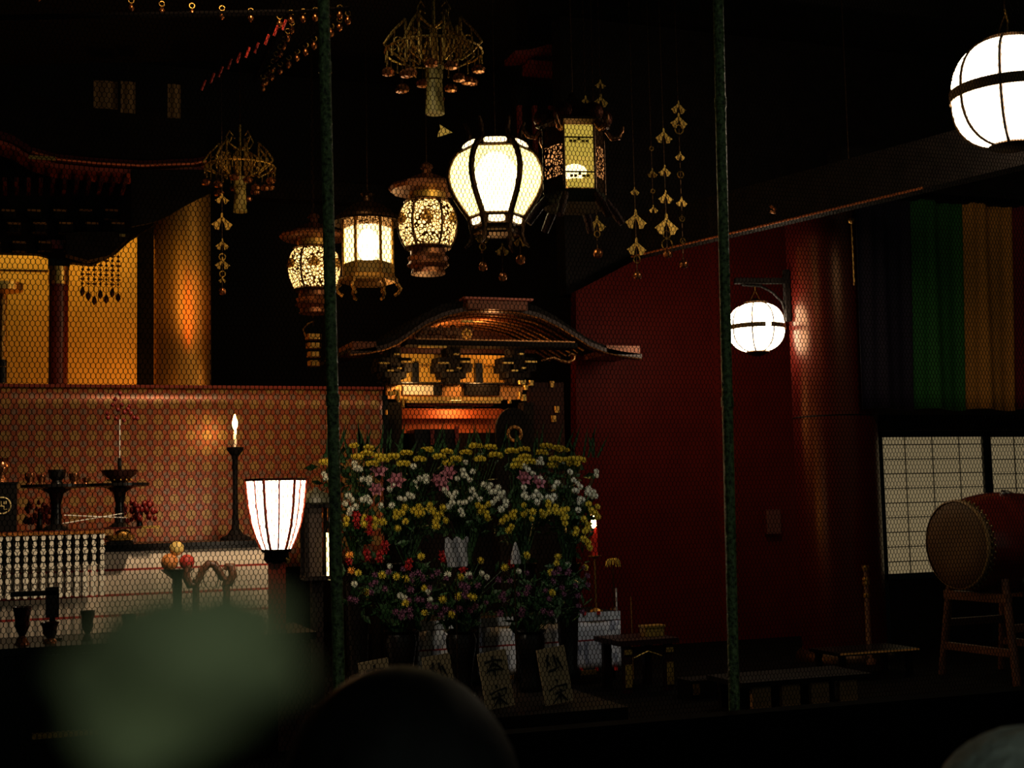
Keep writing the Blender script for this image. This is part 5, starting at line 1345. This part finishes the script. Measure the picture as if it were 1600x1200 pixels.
for f in (.12, hz-.22, hz-.13, hz-.10, hz-.01): MB().lathe([(.026, f-.018), (.030, f), (.026, f+.018)], 16).build('gilt_ring', GOLDD, o, True)
# low bench with four lit panels
YBn = 7.2
a = PY(1168, 1070, YBn); b_ = PY(1350, 1068, YBn)
o = thing('low_bench', 'low dark bench with four brown front panels behind the right pole base', 'bench', (a.x, YBn, FLOOR))
w_ = b_.x-a.x; h_ = PY(1260, 1066, YBn).z-FLOOR
MB().box((w_/2, .2, h_+.012), (w_+.1, .44, .03)).build('bench_top', BLACKM, o)
for i in range(4): MB().box((w_*(i+.5)/4, .03, h_*.5), (w_/4*.62, .03, h_)).build('front_panel', mat('light_brown_panel', (.55, .27, .10), .6), o)
MB().box((w_/2, .35, h_/2), (w_, .04, h_)).build('back_board', BLACKM, o)
# low carved table with gilt fittings, bottom right of the offering table
YM = 8.35
a = PY(972, 1062, YM); b_ = PY(1058, 1062, YM)
DKDESK = mat('black_red_desk', (.020, .004, .003), .5, spec=.2)
o = thing('low_carved_table', 'low dark red desk with gilt fittings right of the white-blue cloth', 'table', (a.x, YM, FLOOR))
w_ = b_.x-a.x; h_ = PY(1015, 1003, YM).z-FLOOR
MB().box((w_/2, .2, h_), (w_+.04, .42, .035)).build('tabletop', DKDESK, o)
for q_ in (.05, w_-.05):
    for yy in (.03, .36):
        l_ = MB().box((q_, yy, h_/2-.01), (.06, .06, h_-.02), bev=.01).build('leg', DKDESK, o)
        if yy < .1: MB().box((q_, yy-.034, h_*.35), (.05, .008, h_*.45), bev=.003).build('gilt_fitting', GPL, l_); MB().box((q_, yy-.034, h_*.82), (.055, .008, .03), bev=.003).build('gilt_fitting', GPL, l_)
MB().strip([(.08, h_-.03), (w_/2, h_-.03), (w_-.08, h_-.03)], [(.08, h_-.10), (w_/2, h_-.06), (w_-.08, h_-.10)], .02, .02).build('apron', DKDESK, o)
MB().tube([(.10, .012, h_-.10), (w_/2, .012, h_-.062), (w_-.10, .012, h_-.10)], .005, 6).build('apron_gilding', GPL, o)
p = PY(1029, 990, YM+.1)
o = thing('small_gilt_casket', 'small gilt casket standing on the low dark red desk', 'box', (p.x, YM+.2, FLOOR+h_+.018))
MB().box((0, 0, .03), (.15, .10, .06), bev=.01).build('body', GPL, o); MB().box((0, 0, .067), (.165, .115, .014), bev=.01).build('lid', GPL, o)
for (dx, nmb) in ((0, 0),):
    p = PY(1095, 1048, 8.0)
    o = thing('gilt_footed_box', 'small dim box with gilt corner fittings left of the right green pole', 'box', (p.x, 8.0, FLOOR))
    MB().box((0, 0, .06), (.26, .2, .12), bev=.01).build('body', BLACKM, o)
    for sx in (-1, 1): MB().box((sx*.09, -.104, .065), (.05, .008, .07), bev=.003).build('gilt_fitting', GOLDD, o)

# ------------------------------------------------------------------ visitors and the blurred leaf
def person(p_top, label, hair_m, cloth_m, hat, yaw=0, scale=1.0):
    hgt = p_top.z
    o = thing('person', label, 'person', (p_top.x, p_top.y, 0), rz=yaw)
    k = hgt/1.60
    J = {'pel': (0, 0, .90), 'sp': (0, 0, 1.10), 'ch': (0, .01, 1.27), 'nk': (0, .01, 1.38), 'n2': (0, .01, 1.43), 'hd': (0, .02, 1.49), 'ht': (0, .01, 1.555),
         'ls': (-.16, .0, 1.32), 'le': (-.21, .02, 1.07), 'lw': (-.15, .18, .96), 'lh': (-.10, .24, .97), 'rs': (.16, .0, 1.32), 're': (.21, .02, 1.07), 'rw': (.15, .18, .96), 'rh': (.10, .24, .97),
         'lhp': (-.09, 0, .86), 'lk': (-.10, .02, .48), 'la': (-.10, 0, .09), 'lt': (-.11, .13, .04), 'rhp': (.09, 0, .86), 'rk': (.10, .02, .48), 'ra': (.10, 0, .09), 'rt': (.11, .13, .04)}
    R_ = {'pel': .145, 'sp': .13, 'ch': .14, 'nk': .075, 'n2': .052, 'hd': .088, 'ht': .070, 'ls': .068, 'le': .048, 'lw': .034, 'lh': .036, 'rs': .068, 're': .048, 'rw': .034, 'rh': .036,
          'lhp': .10, 'lk': .062, 'la': .045, 'lt': .035, 'rhp': .10, 'rk': .062, 'ra': .045, 'rt': .035}
    E = [('pel', 'sp'), ('sp', 'ch'), ('ch', 'nk'), ('nk', 'n2'), ('n2', 'hd'), ('hd', 'ht'), ('ch', 'ls'), ('ls', 'le'), ('le', 'lw'), ('lw', 'lh'), ('ch', 'rs'), ('rs', 're'), ('re', 'rw'), ('rw', 'rh'),
         ('pel', 'lhp'), ('lhp', 'lk'), ('lk', 'la'), ('la', 'lt'), ('pel', 'rhp'), ('rhp', 'rk'), ('rk', 'ra'), ('ra', 'rt')]
    ks = list(J)
    me = bpy.data.meshes.new('body'); me.from_pydata([Vector(J[a])*k for a in ks], [(ks.index(a), ks.index(b)) for a, b in E], [])
    b = bpy.data.objects.new('body', me); COL.objects.link(b); b.parent = o
    md = b.modifiers.new('skin', 'SKIN'); 
    for i, a in enumerate(ks):
        sv = me.skin_vertices[0].data[i]; sv.radius = (R_[a]*k, R_[a]*k*(.8 if a in ('pel', 'sp', 'ch') else 1)); sv.use_root = (a == 'pel')
    b.modifiers.new('smooth', 'SUBSURF').render_levels = 2
    me.materials.append(cloth_m)
    hm = MB(); rr = .098*k; zc = hgt-rr*1.12
    def skull(u, v):
        a = 2*PI*u; t = PI*v*.68
        bump = 1+.02*math.sin(a*9+t*6)+.015*math.sin(a*17)
        return (rr*bump*math.sin(t)*math.cos(a), .012*k+rr*1.12*bump*math.sin(t)*math.sin(a), zc+rr*1.12*math.cos(t))
    hm.grid(skull, 40, 14); h_ = hm.build('knit_cap' if hat else 'hair', hair_m, o, True); thicken(h_, .008)
    fm = MB()
    for sx in (-1, 1): fm.ball((sx*rr*.36, rr*1.06, zc-.005*k), .012*k, 8, 6)
    fm.build('eyes', BLACK, o, True)
    mb = MB(); mb.tube([(0, rr*1.02, zc), (0, rr*1.22, zc-.035*k), (0, rr*1.05, zc-.042*k)], [.008*k, .014*k, .008*k], 8); mb.build('nose', mat('skin', (.40, .22, .14), .5), o, True)
    mb = MB(); mb.tube([(-.022*k, rr*1.0, zc-.066*k), (0, rr*1.04, zc-.064*k), (.022*k, rr*1.0, zc-.066*k)], .005*k, 6); mb.build('mouth', mat('lip', (.25, .07, .05), .5), o, True)
    for sx in (-1, 1): 
        MB().ball((sx*rr*.98, .01, zc-.02*k), .024*k, 8, 6, 1.3).build('ear', MATS['skin'], o, True)
        for q_ in range(5):
            x_ = sx*(.10-.012*q_)*k; mb = MB(); mb.tube([(x_, .25*k, .975*k-.006*q_), (x_-sx*.005, (.30+.01*(2-abs(q_-2)))*k, .965*k), (x_-sx*.01, (.325+.01*(2-abs(q_-2)))*k, .945*k)], [.009*k, .008*k, .006*k], 6); mb.build('finger', MATS['skin'], o, True)
    return o
pt = P(625, 1052, 1.02)
person(pt, 'person seen from behind as a black-haired head at the bottom centre', mat('black_hair', (.006, .005, .005), .6, noise=(80, .4)), mat('black_coat', (.008, .008, .009), .9), False, yaw=-.2)
pt = P(1618, 1146, 1.10)
person(pt, 'person in a grey knit cap cut off at the lower right corner', mat('grey_knit', (.92, .95, .86), .95, noise=(45, .35), bump=1.0), mat('dark_jacket', (.010, .010, .012), .9), True, yaw=-.25)

dl = .125; c0 = P(298, 1026, dl); sl = dl/FPX
o = thing('leaf_sprig', 'blurred dull green leaf close to the lens at the lower left', 'plant', c0)
def leafpt(u, v):
    w_ = 175*sl*(math.sin(PI*min(max(v*.96+.02, 0), 1))**.6)*(1+.12*math.sin(v*17)); xx = (u-.5)*2*w_; yy = (v-.5)*320*sl
    base_ = RT*(xx+.22*yy)+UP*yy*.85-fwd*(.012*math.cos((u-.5)*2.4)+.002*math.sin(v*9+u*4))
    return base_
g = MB().grid(leafpt, 14, 16).build('blade', mat('dull_green_leaf', (.78, .86, .46), .7, noise=(260, .3)), o, True); thicken(g, .0007)
MB().tube([-UP*120*sl*.85-RT*26*sl, -UP*300*sl-RT*40*sl+fwd*.02, Vector((-.06, .05, -.6)), Vector((-.08, .1, -c0.z))], [.0012, .0014, .002, .004], 6).build('stalk', LEAF, o, True)

# ------------------------------------------------------------------ unseen fill lights added to brighten parts of the hall
WARM = (1, .60, .24)
l = light('sanctuary_fill', 'POINT', PY(150, 340, 12.1), 10, (1, .58, .12), .12)  # added light without a fixture, brightens the gold wall
l = light('sanctuary_fill', 'POINT', PY(20, 340, 12.1), 6, (1, .70, .18), .12)
l = light('sanctuary_low_fill', 'POINT', PY(225, 640, 11.9), 16, (1, .40, .07), .10)  # added orange glow low in the sanctuary, no fixture
l = light('pillar_fill', 'SPOT', PY(225, 470, 8.9), 60, (1, .62, .16), .12, spot_size=.42, spot_blend=.9); aim(l, PY(285, 440, 11.2))  # unseen spot added to brighten the gilded pillar
l = light('pillar_red_fill', 'SPOT', PY(420, 450, 9.6), 28, (1, .20, .03), .10, spot_size=.5, spot_blend=.9); aim(l, PY(300, 480, 11.0))  # unseen red spot added for the pillar's right side
l = light('pillar_low_fill', 'POINT', PY(225, 655, 10.55), 4, (1, .45, .10), .05)  # unseen light added behind the brocade to lift the pillar
l = light('cloth_fill', 'SPOT', (1.6, 6.2, 4.6), 400, (1, .74, .46), .15, spot_size=.7, spot_blend=.8); aim(l, PY(210, 920, YA))  # added spot, brightens the white altar cloth
l = light('altar_fill', 'SPOT', (1.2, 7.2, 5.6), 150, (1, .66, .34), .15, spot_size=1.3, spot_blend=.7); aim(l, PY(250, 730, YB))  # added spot, brightens the brocade and altar
l = light('flower_fill', 'SPOT', (.9, 5.9, 5.8), 165, (1, .92, .72), .15, spot_size=.52, spot_blend=.8); aim(l, PY(720, 780, 8.7))  # added spot, brightens the bouquets

l = light('table_fill', 'SPOT', (4.7, 5.9, 5.6), 85, (.95, .97, 1), .15, spot_size=.35, spot_blend=.8); aim(l, PY(880, 1000, YR))  # added neutral spot, brightens the offering table cloth
vs = S.view_settings
S.display_settings.display_device = 'sRGB'
vs.view_transform = 'Standard'; vs.look = 'None'; vs.gamma = 1; vs.use_curve_mapping = False; vs.exposure = 0
cy_ = S.cycles
cy_.max_bounces = 6; cy_.diffuse_bounces = 3; cy_.glossy_bounces = 3; cy_.transparent_max_bounces = 8
cy_.sample_clamp_indirect = 3.0; cy_.use_light_tree = True
